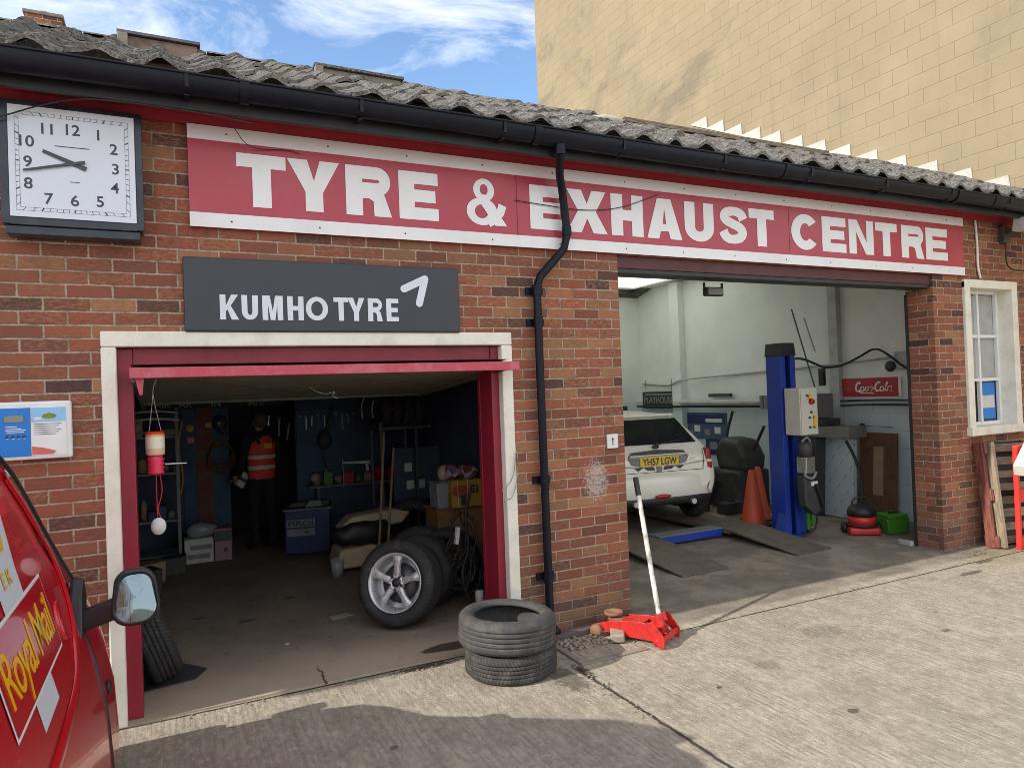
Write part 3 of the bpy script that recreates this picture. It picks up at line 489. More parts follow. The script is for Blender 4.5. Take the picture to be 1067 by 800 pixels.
br = MB(); br.bar(door_pt(0.1, 0.06, 0.02), door_pt(1.17, 1.3, 0.02), 0.055, 0.02).bar(door_pt(2.25, 0.06, 0.02), door_pt(1.17, 1.3, 0.02), 0.055, 0.02).bar(door_pt(0.02, 1.88, 0.02), door_pt(2.3, 1.88, 0.02), 0.05, 0.03)
br.build('door_brace', 'panel_back', door)
MB().prism([(-0.16, 2.0), (-0.10, 2.0), (-0.115, 1.86), (-0.13, 1.86)], -0.12, -0.115, 'y').build('corner_plate', 'door_red', door)
# right bay lintel and jamb trim
MB().box(3.207, 7.108, 0.02, 0.16, 2.742, 2.838).build('lintel_board', 'maroon', B, 0.004)
MB().box(3.207, 7.108, 0.03, 0.22, 2.708, 2.740).build('door_seal', 'black', B)
MB().box(7.098, 7.108, 0.28, 0.31, 0, 2.67).build('door_guide', 'black', B)
MB().box(3.208, 3.23, 0.22, 0.30, 0, 2.67).build('door_guide', 'black', B)
# window
wi = MB(); wi.box(7.60, 7.70, -0.03, 0.2, 1.20, 2.79).box(8.46, 8.56, -0.03, 0.2, 1.20, 2.79).box(7.60, 8.56, -0.032, 0.2, 2.72, 2.81).box(7.58, 8.58, -0.06, 0.2, 1.15, 1.24)
win = wi.build('window', 'cream', B, 0.006)
wf = MB()
for x in (7.70, 8.07, 8.425): wf.box(x, x + 0.035, 0.13, 0.17, 1.24, 2.72)
for z in (1.24, 1.72, 2.20, 2.685): wf.box(7.735, 8.425, 0.135, 0.165, z, z + 0.035)
wf.build('window_frame', 'white', win, 0.003)
MB().box(7.70, 8.46, 0.175, 0.18, 1.24, 2.72).build('window_pane', 'dark_glass', win)
m_ = MB()
for i in range(14):
    pass
rows = []
for z in (1.74, 2.68): rows.append([(8.02 + 0.40 * i / 40, 0.171 - 0.003 * math.cos(i * 1.1), z) for i in range(41)])
MB().grid(rows).build('curtain', 'curtain', win)
MB().box(8.12, 8.40, 0.168, 0.172, 1.30, 1.70).build('poster', 'blue', win)
MB().box(8.14, 8.38, 0.164, 0.167, 1.42, 1.56).build('poster_print', 'card_white', win)
# fascia, soffit, gutter
MB().box(-5, 9.55, -0.30, -0.275, 3.432, 3.56).build('fascia_board', 'fascia', B, 0.004)
MB().box(-5, 9.55, -0.274, -0.002, 3.512, 3.535).build('soffit', 'soffit', B)
MB().box(-5, 9.55, -0.028, -0.002, 3.4545, 3.511).build('wall_board', 'soffit', B)
rows = []
for x in [-5 + 14.6 * i / 30 for i in range(31)]:
    r = []; sag = 0.008 * math.sin(x * 1.3)
    for a in range(0, 181, 15): t = R(180 + a); r.append((x, -0.37 + 0.068 * math.cos(t), 3.575 + 0.095 * math.sin(t) + sag))
    rows.append(r)
g = MB().grid(rows); rows = [[(p[0], -0.37 + (p[1] + 0.37) * 0.93, p[2] + 0.004) for p in r] for r in rows]; g.grid(rows)
gut = g.build('gutter', 'gutter', B)
MB().tube([(-5, -0.437, 3.574), (2.0, -0.44, 3.579), (9.55, -0.437, 3.574)], 0.008, 8).build('gutter_lip', 'gutter', gut)
for x in (-2.3, 0.42, 2.28, 4.6, 6.9, 7.5, 8.9):
    rr = []
    for xx in (x, x + 0.05): rr.append([(xx, -0.37 + 0.075 * math.cos(R(180 + a)), 3.575 + 0.103 * math.sin(R(180 + a))) for a in range(0, 181, 15)])
    MB().grid(rr).build('gutter_joint', 'gutter', gut)
for k in range(15):
    x = -4.6 + k * 0.95; MB().bar((x, -0.442, 3.58), (x, -0.442, 3.5), 0.02, 0.004, (0, 1, 0)).bar((x, -0.30, 3.48), (x, -0.40, 3.475), 0.025, 0.006).build('gutter_bracket', 'gutter', gut)
# downpipe
pp = [(2.505, -0.37, 3.47), (2.515, -0.30, 3.36), (2.525, -0.12, 3.25), (2.53, -0.10, 2.98), (2.47, -0.07, 2.88), (2.43, -0.06, 2.80), (2.36, -0.06, 2.70), (2.345, -0.06, 2.62), (2.37, -0.06, 1.6), (2.43, -0.06, 0.12), (2.44, -0.08, 0.06), (2.45, -0.12, 0.03)]
pp = [(2.50, -0.37, 3.50), (2.50, -0.37, 3.44), (2.61, -0.17, 3.36), (2.665, -0.11, 3.24), (2.697, -0.10, 2.95), (2.67, -0.09, 2.84), (2.475, -0.065, 2.63), (2.447, -0.06, 2.55), (2.447, -0.06, 1.9), (2.45, -0.06, 1.0), (2.453, -0.06, 0.16), (2.46, -0.07, 0.10), (2.48, -0.12, 0.05)]
pipe = MB().tube(pp, 0.030, 16).build('downpipe', 'gutter', B)
for c, r_ in (((2.50, -0.37, 3.46), 0.042), ((2.694, -0.10, 2.97), 0.036), ((2.448, -0.06, 2.53), 0.036), ((2.448, -0.06, 2.30), 0.035), ((2.45, -0.06, 1.15), 0.035), ((2.452, -0.06, 0.45), 0.036)):
    k = MB().tube([(c[0], c[1], c[2] - 0.035), (c[0], c[1], c[2] + 0.035)], r_, 16)
    if c[1] > -0.08: k.bar((c[0] - 0.07, -0.012, c[2]), (c[0] + 0.07, -0.012, c[2]), 0.02, 0.05)
    k.build('pipe_collar', 'gutter', pipe)
# tiled roof
def roof_z(y): return 3.595 + (y + 0.42) * 0.505
x0, x1 = -5.0, 9.56; pitch = 0.289; rows = []
def hump(x):
    u = (x + 0.27) / pitch; c = 0.5 + 0.5 * math.cos(2 * math.pi * u); return 0.050 * c ** 2.0
nx = int((x1 - x0) / pitch * 12); course = 0.325; rmb = MB()
ncr = 7
for ci in range(ncr):
    ya, yb = -0.42 + ci * course, -0.42 + (ci + 1) * course + 0.02
    rr = [[], [], [], []]
    for i in range(nx + 1):
        x = x0 + (x1 - x0) * i / nx; col = math.floor((x + 0.27 + pitch / 2) / pitch); rnd = random.Random(col * 71 + ci * 13)
        jy = (rnd.random() - 0.5) * 0.03 * (1 if ci else 0.5); jz = (rnd.random() - 0.4) * 0.022; nz_ = mnoise.noise(Vector((x * 9, ci * 3.1, 0))) * 0.016
        h = hump(x)
        for k, (yy, up) in enumerate(((ya + jy, -0.010), (ya + jy, 0.016), ((ya + yb) / 2, 0.008), (yb, 0.0))):
            rr[k].append((x, yy, roof_z(yy) + h + up + jz * (1 if k < 3 else 0) + nz_ + mnoise.noise(Vector((x * 22, yy * 22, 3))) * 0.010))
    rmb.grid(rr, False)
roof = rmb.build('tiled_roof', 'roof', B)
bz = lambda y: 4.755 - (y - 1.87) * 0.26
bkm = MB()
for xa, xb, ya, yb in ((x0, x1, 1.87, 3.4), (x0, 3.6, 3.4, 6.4), (8.0, x1, 3.4, 6.4), (x0, x1, 6.4, 7.0)): bkm.add([(xa, ya, bz(ya)), (xb, ya, bz(ya)), (xb, yb, bz(yb)), (xa, yb, bz(yb))], [(0, 1, 2, 3)])
bkm.build('rear_slope', 'roof', B)
rg = MB(); n = int((x1 - x0) / 0.45)
for i in range(n):
    a = x0 + i * 0.45; zz = 4.735 + random.uniform(-.006, .006)
    rg.grid([[(xx, 1.88 + 0.10 * math.cos(t), zz + 0.035 * math.sin(t)) for t in [math.pi * k / 6 for k in range(7)]] for xx in (a, a + 0.44)])
rg.build('ridge_tiles', 'roof', B)
for (xa, xb, z0, z1, mt) in ((-0.22, 0.29, 4.36, 4.485, 'maroon'), (1.17, 1.88, 4.39, 4.485, 'concrete')):
    v = MB().box(xa, xb, 1.18, 1.42, z0 - 0.05, z1).build('roof_ventilator', worn('ventilator_board', (0.25, 0.16, 0.13), 0.8, 0.7, (0.08, 0.07, 0.06), 9) if mt == 'maroon' else mt, B, 0.006)
    MB().box(xa - 0.02, xb + 0.02, 1.15, 1.45, z1 + 0.001, z1 + 0.025).build('ventilator_cap', 'dsteel' if mt == 'maroon' else 'roof', v, 0.004)
    MB().box(xa - 0.015, xa + 0.05, 1.14, 1.19, z0 - 0.04, z1).build('end_board', 'concrete', v, 0.004)
MB().box(4.05, 6.9, 0.99, 1.09, 4.37, 4.395).box(4.05, 6.9, 1.0, 1.03, 4.40, 4.42).build('roof_batten', 'old_wood', B, 0.004)
# gable closing and side
MB().prism([(-0.3, 3.45), (1.88, 4.68), (6.8, 3.45)], 9.45, 9.54, 'x').build('gable_wall', 'brick', B)
# stepped white flashing up the foot of the tall wall
sh = MB(); rz = lambda y: 3.595 + (y + 0.42) * 0.505
y = -0.35
while y < 5.9:
    dy = 0.225 / 0.505; zt = rz(y + dy) - 0.010; j_ = random.uniform(-.012, .012)
    sh.prism([(y + dy, zt + j_), (y + 0.01, zt + j_), (y + j_, rz(y) - 0.03), (y + dy, rz(y + dy) - 0.03)], 9.575, 9.597, 'x'); y += dy
tag(sh.build('stepped_flashing', 'poly'), 'white saw-toothed stepped flashing where the tiled roof meets the tall cream wall', 'flashing')
tb = MB().tube([(3.50, 0.93, 4.30), (3.72, 0.95, 4.33), (3.80, 0.97, 4.345), (4.0, 1.0, 4.355)], [0.012, 0.03, 0.045, 0.045], 12)
tag(tb.build('plastic_sheet', 'poly'), 'white plastic tube lying on the grey roof tiles above the downpipe', 'plastic tube')

# neighbours
TB = thing('tall_building', 'tall cream painted blockwork building rising behind the right end of the garage', 'building')
MB().box(9.6, 30, -3.0, 12.6, -0.1, 19).build('block_wall', 'block', TB)
HB = thing('brick_house', 'red brick house with a chimney, its ridge just above the roof at top left', 'house', (0, 0, 0))
MB().box(-6.5, -2.0, 9.6, 14, 0, 6.2).build('house_wall', 'brick', HB)
hr = MB(); hr.prism([(9.3, 6.1), (11.8, 8.72), (14.3, 6.1)], -6.7, -2.35, 'x'); hr.build('house_roof', worn('red_roof_tile', (0.24, 0.10, 0.06), 0.85, 0.6, (0.10, 0.08, 0.07), 6, 0.5), HB)
HR = kids(HB)
ch = MB().box(-1.98, -1.44, 9.8, 10.3, 5.5, 8.62).build('chimney_stack', brick_mat('chimney_brick', mortar=(0.5, 0.46, 0.4)), HR[-1] if HR[-1].name.startswith('house_roof') else HR[0])
MB().box(-2.01, -1.41, 9.77, 10.33, 8.62, 8.68).build('chimney_cap', 'concrete', HB, 0.01)
MB().lathe([(0.13, 8.68), (0.13, 8.76), (0.09, 8.76), (0.09, 8.68)], 16, Matrix.Translation((-1.72, 10.05, 0))).build('chimney_pot', 'cardboard', HB)

# ================================================================== SIGNS
S = thing('fascia_sign', 'long red sign with white capitals reading TYRE & EXHAUST CENTRE above both bays', 'shop sign', (0, 0, 0))
SX0, SX1 = 0.158, 7.60
MB().box(SX0, SX1, -0.034, -0.004, 2.845, 3.452).build('sign_board', 'sign_red', S, 0.002)
MB().box(SX0, SX1, -0.040, -0.0345, 2.845, 2.930).build('white_stripe', 'sign_white', S)
MB().box(SX0, SX1, -0.040, -0.0345, 3.366, 3.452).build('white_stripe', 'sign_white', S)
for x in (2.32, 5.05): MB().box(x, x + 0.004, -0.0355, -0.0345, 2.931, 3.365).build('panel_seam', 'maroon', S)
sc_ = MB()
for i in range(13):
    for z in (2.885, 3.41): sc_.lathe([(0.006, 0), (0.005, 0.003), (0.001, 0.004)], 8, Matrix.Translation((0.35 + i * 0.58 + random.uniform(-.05, .05), -0.0402, z)) @ Matrix.Rotation(R(90), 4, 'X'))
sc_.build('screws', 'dsteel', S)
spec = [('T', 0.424, 0.712), ('Y', 0.72, 1.045), ('R', 1.083, 1.385), ('E', 1.438, 1.716), ('&', 1.925, 2.235), ('E', 2.427, 2.70), ('X', 2.735, 3.10), ('H', 3.138, 3.442), ('A', 3.478, 3.83), ('U', 3.862, 4.172), ('S', 4.232, 4.548), ('T', 4.570, 4.866), ('C', 5.077, 5.428), ('E', 5.470, 5.79), ('N', 5.832, 6.178), ('T', 6.209, 6.527), ('R', 6.592, 6.94), ('E', 6.973, 7.325)]
letters(spec, 2.985, 0.325, 0.109, 0.083, -0.0365, 'letter', 'sign_white', S)
K = thing('tyre_sign', 'dark charcoal sign with pale letters KUMHO TYRE and an arrow over the left bay', 'sign', (0, 0, 0))
MB().box(0.112, 1.85, -0.030, -0.004, 2.222, 2.668).build('sign_board', 'charcoal', K, 0.012)
ks = [('K', 0.306, 0.412), ('U', 0.428, 0.522), ('M', 0.547, 0.668), ('H', 0.695, 0.793), ('O', 0.806, 0.944), ('T', 0.980, 1.074), ('Y', 1.069, 1.181), ('R', 1.202, 1.298), ('E', 1.325, 1.408)]
letters(ks, 2.296, 0.150, 0.033, 0.029, -0.0325, 'letter', 'letter_grey', K)
ar = MB()
def disc(mb, c, r, y): mb.prism([(c[0] + r * math.cos(t * math.pi / 10), c[1] + r * math.sin(t * math.pi / 10)) for t in range(20)], y, y - 0.002, 'y')
disc(ar, (1.452, 2.515), 0.025, -0.0305)
def seg(mb, a, b, r, y):
    d = Vector((b[0] - a[0], b[1] - a[1])).normalized(); n_ = Vector((-d.y, d.x)) * r; mb.prism([(a[0] + n_.x, a[1] + n_.y), (b[0] + n_.x, b[1] + n_.y), (b[0] - n_.x, b[1] - n_.y), (a[0] - n_.x, a[1] - n_.y)], y, y - 0.002, 'y')
seg(ar, (1.452, 2.515), (1.60, 2.585), 0.025, -0.0310); disc(ar, (1.60, 2.585), 0.025, -0.0315); seg(ar, (1.60, 2.585), (1.555, 2.42), 0.025, -0.0320); disc(ar, (1.555, 2.42), 0.025, -0.0325)
ar.build('arrow', 'letter_grey', K)
# clock
CK = thing('wall_clock', 'square white-faced wall clock in a black case showing twenty to ten', 'clock', (0, 0, 0))
cx, cz, hw = -0.405, 3.10, 0.325
MB().box(-0.735, -0.085, -0.13, 0.0 - 0.003, 2.775, 3.43).build('clock_case', 'clock_black', CK, 0.006)
fr = MB().box(-0.738, -0.700, -0.122, -0.131, 2.775, 3.433).box(-0.115, -0.078, -0.122, -0.131, 2.775, 3.433).box(-0.70, -0.115, -0.122, -0.131, 2.772, 2.815).box(-0.70, -0.115, -0.122, -0.131, 3.405, 3.433)
fr.build('bezel', 'clock_black', CK, 0.004)
MB().box(-0.72, -0.10, -0.12, -0.006, 2.725, 2.772).build('case_tray', 'clock_black', CK, 0.004)
MB().box(-0.699, -0.116, -0.136, -0.1312, 2.816, 3.404).build('clock_face', 'clock_face', CK)
tk = MB(); fcx, fcz = -0.4075, 3.110; a_ = 0.262
for (x0_, x1_, z0_, z1_) in ((-a_, a_, a_ - .001, a_), (-a_, a_, -a_, -a_ + .001), (-a_, -a_ + .001, -a_, a_), (a_ - .001, a_, -a_, a_), (-a_ + .017, a_ - .017, a_ - .018, a_ - .017), (-a_ + .017, a_ - .017, -a_ + .017, -a_ + .018), (-a_ + .017, -a_ + .018, -a_ + .017, a_ - .017), (a_ - .018, a_ - .017, -a_ + .017, a_ - .017)):
    tk.box(fcx + x0_, fcx + x1_, -0.1372, -0.1362, fcz + z0_, fcz + z1_)
for k in range(60):
    t = 2 * math.pi * k / 60; dx, dz = math.sin(t), math.cos(t); sc2 = a_ / max(abs(dx), abs(dz)); w = 0.006 if k % 5 == 0 else 0.0022
    tk.bar((fcx + dx * sc2 * 0.998, -0.1367, fcz + dz * sc2 * 0.998), (fcx + dx * sc2 * 0.93, -0.1367, fcz + dz * sc2 * 0.93), w, 0.001, (0, 1, 0))
tk.build('minute_track', 'clock_ink', CK)
pos12 = {12: (0, .19), 1: (.118, .178), 2: (.19, .108), 3: (.196, 0), 4: (.19, -.105), 5: (.118, -.186), 6: (0, -.192), 7: (-.118, -.19), 8: (-.208, -.115), 9: (-.208, 0.0), 10: (-.21, .108), 11: (-.118, .183)}
for k, (dx, dz) in pos12.items():
    me = text_mesh(str(k), 0.082, 0.0006, 0.0012); xs_ = [v.co.x for v in me.vertices]; wdt = max(xs_) - min(xs_)
    place_mesh(me, 'numeral', 'clock_ink', CK, FRONT(fcx + dx - wdt / 2 - min(xs_), -0.1366, fcz + dz - 0.029))
place_mesh(text_mesh('The ........ Clock Co.', 0.014, 0.0003), 'maker_text', 'clock_ink', CK, FRONT(fcx - 0.085, -0.1364, fcz + 0.085)) if False else None
MB().box(fcx - .085, fcx + .075, -0.1368, -0.1362, fcz + 0.092, fcz + 0.097).build('maker_line', 'clock_ink', CK)
MB().box(fcx - .02, fcx + .025, -0.1368, -0.1362, fcz - 0.095, fcz - 0.091).build('maker_line', 'clock_ink', CK)
def hand(deg_len, r0, tail, w, y, nm):
    d, L_ = deg_len; t = R(d); dx, dz = math.sin(t), math.cos(t); c = (fcx + 0.0, fcz + 0.005)
    mb = MB(); a = (c[0] - dx * tail, c[1] - dz * tail); b = (c[0] + dx * L_, c[1] + dz * L_); n_ = (-dz, dx)
    mb.prism([(a[0] + n_[0] * w * .75, a[1] + n_[1] * w * .75), (b[0] + n_[0] * w / 2, b[1] + n_[1] * w / 2), (b[0] - n_[0] * w / 2, b[1] - n_[1] * w / 2), (a[0] - n_[0] * w * .75, a[1] - n_[1] * w * .75)], y, y - 0.003, 'y'); mb.build(nm, 'clock_ink', CK, 0.001)
hand((292, 0.15), 0, 0.062, 0.017, -0.141, 'hour_hand'); hand((256, 0.235), 0, 0.055, 0.011, -0.146, 'minute_hand')
# control poster panel
PB = thing('ticket_panel', 'white framed wall panel, half bright blue with buttons, half printed leaflet, above the van', 'panel', (0, 0, 0))
MB().box(-1.12, -0.463, -0.05, -0.003, 1.535, 1.845).build('panel_frame', 'white', PB, 0.012)
MB().box(-1.10, -0.650, -0.054, -0.0505, 1.555, 1.812).build('control_face', 'blue', PB)
MB().box(-0.648, -0.488, -0.054, -0.0505, 1.555, 1.812).build('leaflet', 'white', PB)
MB().box(-0.647, -0.489, -0.0555, -0.0545, 1.735, 1.811).build('leaflet_sky', 'sky_blue', PB)
MB().box(-0.765, -0.680, -0.057, -0.0545, 1.738, 1.772).build('display', worn('grey_green_display', (0.25, 0.27, 0.2), 0.3, 0.1), PB)
for k in range(4): MB().lathe([(0.0075, 0), (0.0065, 0.004), (0.001, 0.0045)], 12, Matrix.Translation((-0.755 + k * 0.025, -0.0545, 1.662)) @ Matrix.Rotation(R(90), 4, 'X')).build('button', 'clock_ink', PB)
lm = MB()
for i, (xa, xb, z) in enumerate(((-.76, -.71, 1.712), (-.76, -.69, 1.70), (-.76, -.67, 1.692), (-.755, -.68, 1.682), (-.757, -.748, 1.648), (-.732, -.722, 1.648), (-.707, -.699, 1.648), (-.682, -.674, 1.648))): lm.box(xa, xb, -0.0552, -0.0545, z, z + 0.004)
lm.build('small_print', 'white', PB)
lm = MB()
for i in range(6): lm.box(-.635, -.51 - (i % 3) * .012, -0.0555, -0.0545, 1.722 - i * .011, 1.7245 - i * .011)
lm.build('leaflet_print', 'clock_ink', PB)
MB().prism([(-.645, 1.56), (-.645, 1.605), (-.60, 1.598), (-.56, 1.585), (-.535, 1.575), (-.55, 1.56)], -.0545, -.0556, 'y').build('leaflet_picture', worn('coral_print', (0.62, 0.16, 0.12), 0.5, 0.3, None, 20), PB)
MB().prism([(-.60, 1.762), (-.59, 1.775), (-.565, 1.782), (-.54, 1.776), (-.53, 1.764), (-.545, 1.752), (-.585, 1.752)], -.0558, -.0566, 'y').build('leaflet_picture', worn('olive_print', (0.20, 0.24, 0.03), 0.5, 0.4, None, 30), PB)
MB().box(-.632, -.60, -.0566, -.0558, 1.745, 1.760).build('leaflet_title', 'white', PB)
# small white plate with arrow on pier
SP = MB().box(3.035, 3.135, -0.018, -0.003, 1.335, 1.445).build('switch_plate', 'pale', None, 0.004); tag(SP, 'small square white plate with a dark arrow on the brick pier', 'switch plate')
MB().box(3.081, 3.089, -0.0195, -0.0185, 1.36, 1.405).prism([(3.072, 1.40), (3.098, 1.40), (3.085, 1.42)], -0.0185, -0.0197, 'y').build('arrow_mark', 'clock_ink', SP)
# loose cables under the gutter
def cable(name, pts, r, m, label, cat='cable', group=None, it=3):
    return tag(MB().tube(smooth_path(pts, it), r, 6).build(name, m), label, cat, group)
cable('cable', [(-0.95, -0.16, 3.24), (-0.72, -0.16, 3.32), (-0.55, -0.18, 3.40), (-0.35, -0.28, 3.43), (-0.1, -0.31, 3.425), (0.2, -0.31, 3.42), (0.5, -0.30, 3.40)], 0.004, 'black', 'thin black cable sagging from the gutter across the clock')
cable('cable', [(0.36, -0.30, 3.44), (0.40, -0.2, 3.40), (0.50, -0.05, 3.33), (0.72, -0.045, 3.36), (0.80, -0.05, 3.34)], 0.0025, 'black', 'thin dark wire hanging over the T of the long red sign')
cable('cable', [(2.30, -0.045, 3.18), (2.6, -0.05, 3.16), (2.9, -0.046, 3.15), (3.2, -0.05, 3.19), (3.45, -0.05, 3.28), (3.6, -0.05, 3.34)], 0.003, 'black', 'thin dark wire strung across the word EXHAUST')
cable('cable', [(2.12, -0.03, 1.10), (2.22, -0.03, 1.18), (2.245, -0.03, 1.42), (2.26, -0.03, 1.24), (2.20, -0.03, 1.02), (2.13, -0.04, 1.06), (2.14, -0.04, 0.98)], 0.0035, 'steel', 'bent wire hanging down the right white post of the left bay')
# exterior floodlight
FL = thing('floodlight', 'pale grey floodlight on a bracket under the eaves at far right', 'floodlight', (8.36, -0.03, 3.33))
MB().prism([(-0.20, 0.12), (-0.42, 0.10), (-0.40, -0.06), (-0.18, -0.02)], -0.2, 0.24, 'x').build('lamp_housing', 'flood', FL, 0.01)
MB().box(-0.19, 0.23, -0.435, -0.415, -0.055, 0.095).build('lamp_glass', worn('frosted_lens', (0.75, 0.74, 0.68), 0.2, 0.1), FL, 0.004)
MB().bar((0.0, -0.2, 0.05), (0, -0.02, 0.0), 0.05, 0.03).box(-0.06, 0.06, -0.03, 0.03, -0.10, 0.08).build('bracket', 'dsteel', FL, 0.004)
MB().tube(smooth_path([(-0.02, -0.02, -0.05), (-0.05, -0.03, -0.25), (0.0, -0.02, -0.38), (0.25, -0.02, -0.40), (0.9, -0.02, -0.38)], 2), 0.008, 8).build('power_lead', 'black', FL)
cable('conduit', [(7.85, -0.02, 3.45), (7.87, -0.02, 3.2), (7.86, -0.02, 2.95), (7.90, -0.02, 2.83)], 0.012, 'cream', 'cream painted conduit running down the bricks to the window', 'conduit', it=1)

# ================================================================== TYRES AND WHEELS
def tyre_profile(r, w, ri):
    h = w / 2; s = r - ri; P = [(ri, -h * .72), (ri + s * .12, -h * .88), (ri + s * .45, -h), (ri + s * .78, -h * .93), (r - 0.008, -h * .80), (r, -h * .70)]
    for g in (-0.42, -0.14, 0.14, 0.42): P += [(r + 0.001, h * (g - .10)), (r + 0.001, h * (g - .035)), (r - 0.006, h * (g - .03)), (r - 0.006, h * (g + .03)), (r + 0.001, h * (g + .035)), (r + 0.001, h * (g + .10))]
    P += [(r, h * .70), (r - 0.008, h * .80), (ri + s * .78, h * .93), (ri + s * .45, h), (ri + s * .12, h * .88), (ri, h * .72)]
    P += [(ri + 0.012, h * .60), (ri + s * .5, h * .82), (r - 0.02, h * .6), (r - 0.02, -h * .6), (ri + s * .5, -h * .82), (ri + 0.012, -h * .60)]; return P
def tyre_mb(r, w, ri, squash=0.0, n=72):
    mb = MB().lathe(tyre_profile(r, w, ri), n, None, True)
    if squash: mb.v = [(x, y, z + squash * math.sin(math.atan2(y, x) * 2 + 0.5) * 0.5) for x, y, z in mb.v]
    return mb
t1 = tyre_mb(0.298, 0.180, 0.205).build('tyre', 'tyre_old'); t1.location = (1.965, -0.40, 0.092); t1.rotation_euler = (R(0.5), R(-1), 0.3); tag(t1, 'dusty chunky tyre lying flat at the bottom of the stack outside the pier', 'tyre', 'tyres stacked by the downpipe')
t2 = tyre_mb(0.315, 0.210, 0.215, 0.006).build('tyre', 'tyre_smooth'); t2.location = (1.95, -0.395, 0.278); t2.rotation_euler = (R(2.5), R(1.5), 1.0); tag(t2, 'worn grey tyre lying on top of the stack outside the pier', 'tyre', 'tyres stacked by the downpipe')
AW = thing('alloy_wheel', 'silver five-spoke alloy wheel with tyre leaning inside the left bay', 'wheel')
tyre_mb(0.325, 0.225, 0.225).build('tyre', 'tyre', AW)
rim = MB().lathe([(0.222, 0.09), (0.228, 0.098), (0.222, 0.102), (0.205, 0.088), (0.190, 0.04), (0.185, -0.05), (0.215, -0.095), (0.225, -0.09)], 64).lathe([(0.19, -0.02), (0.06, -0.03), (0.001, -0.03)], 40)
rim.build('rim', 'alloy', AW)
MB().lathe([(0.15, -0.027), (0.15, -0.01), (0.05, -0.005), (0.001, -0.005)], 40).build('brake_disc', 'dsteel', AW)
sp = MB(); SPH = math.pi / 2
for k in range(5):
    a = 2 * math.pi * k / 5 + SPH
    def pt(r, t, z): return (r * math.cos(a) - t * math.sin(a), r * math.sin(a) + t * math.cos(a), z)
    rows = []
    for r_, w_, z_ in ((0.035, 0.024, 0.074), (0.07, 0.026, 0.078), (0.12, 0.022, 0.084), (0.165, 0.029, 0.088), (0.208, 0.042, 0.086)):
        rows.append([pt(r_, -w_, z_ - 0.035), pt(r_, -w_, z_ - 0.006), pt(r_, -w_ * .35, z_), pt(r_, w_ * .35, z_), pt(r_, w_, z_ - 0.006), pt(r_, w_, z_ - 0.035)])
    sp.grid(rows, False)
sp.lathe([(0.062, 0.03), (0.064, 0.070), (0.055, 0.080), (0.034, 0.070), (0.032, 0.060)], 40).build('spokes', 'alloy', AW)
MB().lathe([(0.031, 0.06), (0.031, 0.073), (0.02, 0.077), (0.001, 0.078)], 24).build('centre_cap', 'black', AW)
lg = MB()
for k in range(5): a = 2 * math.pi * k / 5 + SPH + math.pi / 5; lg.lathe([(0.011, 0.05), (0.011, 0.079), (0.007, 0.081), (0.001, 0.081)], 12, Matrix.Translation((0.052 * math.cos(a), 0.052 * math.sin(a), 0)))
lg.build('wheel_bolts', 'black', AW)
def face_rot(az, lean):    # axis (+Z local) points to azimuth az (deg, 0=+X), tilted up by lean
    d = Vector((math.cos(R(az)) * math.cos(R(lean)), math.sin(R(az)) * math.cos(R(lean)), math.sin(R(lean)))); return d.to_track_quat('Z', 'Y').to_euler()
AW.location = (1.60, 0.80, 0.345); AW.rotation_euler = face_rot(226, 14)
def stand_tyre(loc, az, lean, label, r=0.32, w=0.2, ri=0.21, m='tyre', group='loose tyres inside the left bay'):
    o = tyre_mb(r, w, ri, 0, 48).build('tyre', m); o.location = loc; o.rotation_euler = face_rot(az, lean); return tag(o, label, 'tyre', group)
stand_tyre((1.88, 1.16, 0.31), 226, 10, 'dark tyre standing right behind the alloy wheel', 0.31, 0.21)
stand_tyre((2.02, 1.55, 0.31), 240, 6, 'dark tyre behind the alloy wheel, second in the row', 0.31, 0.2)
stand_tyre((2.22, 1.40, 0.30), 235, 6, 'dark tyre between the alloy wheel and the cable bundle', 0.30, 0.2)
WL = thing('spare_wheel', 'tyre on a steel rim leaning inside the left jamb beside the van mirror', 'wheel')
tyre_mb(0.315, 0.20, 0.20, 0, 60).build('tyre', 'tyre', WL)
MB().lathe([(0.20, 0.085), (0.205, 0.09), (0.19, 0.07), (0.17, 0.0), (0.06, 0.01), (0.001, 0.01)], 40).build('rim', 'alloy', WL)
MB().lathe([(0.20, -0.085), (0.205, -0.09), (0.18, -0.04), (0.08, -0.03), (0.001, -0.03)], 40).build('rim', 'alloy', WL)
WL.location = (-0.135, 0.62, 0.325); WL.rotation_euler = face_rot(188, -19)
tag(MB().prism([(-0.18, 0.44), (0.12, 0.50), (0.20, 0.66), (0.05, 0.86), (-0.15, 0.82)], 0.013, 0.018, 'z').build('rubber_mat', 'dsteel'), 'thin dark mat on the floor beside the leaning wheel', 'mat')

# ================================================================== TROLLEY JACK
J = thing('trolley_jack', 'red trolley jack with tall scuffed white handle standing before the pier', 'trolley jack', (3.02, -0.43, 0), (0, 0, R(118)))
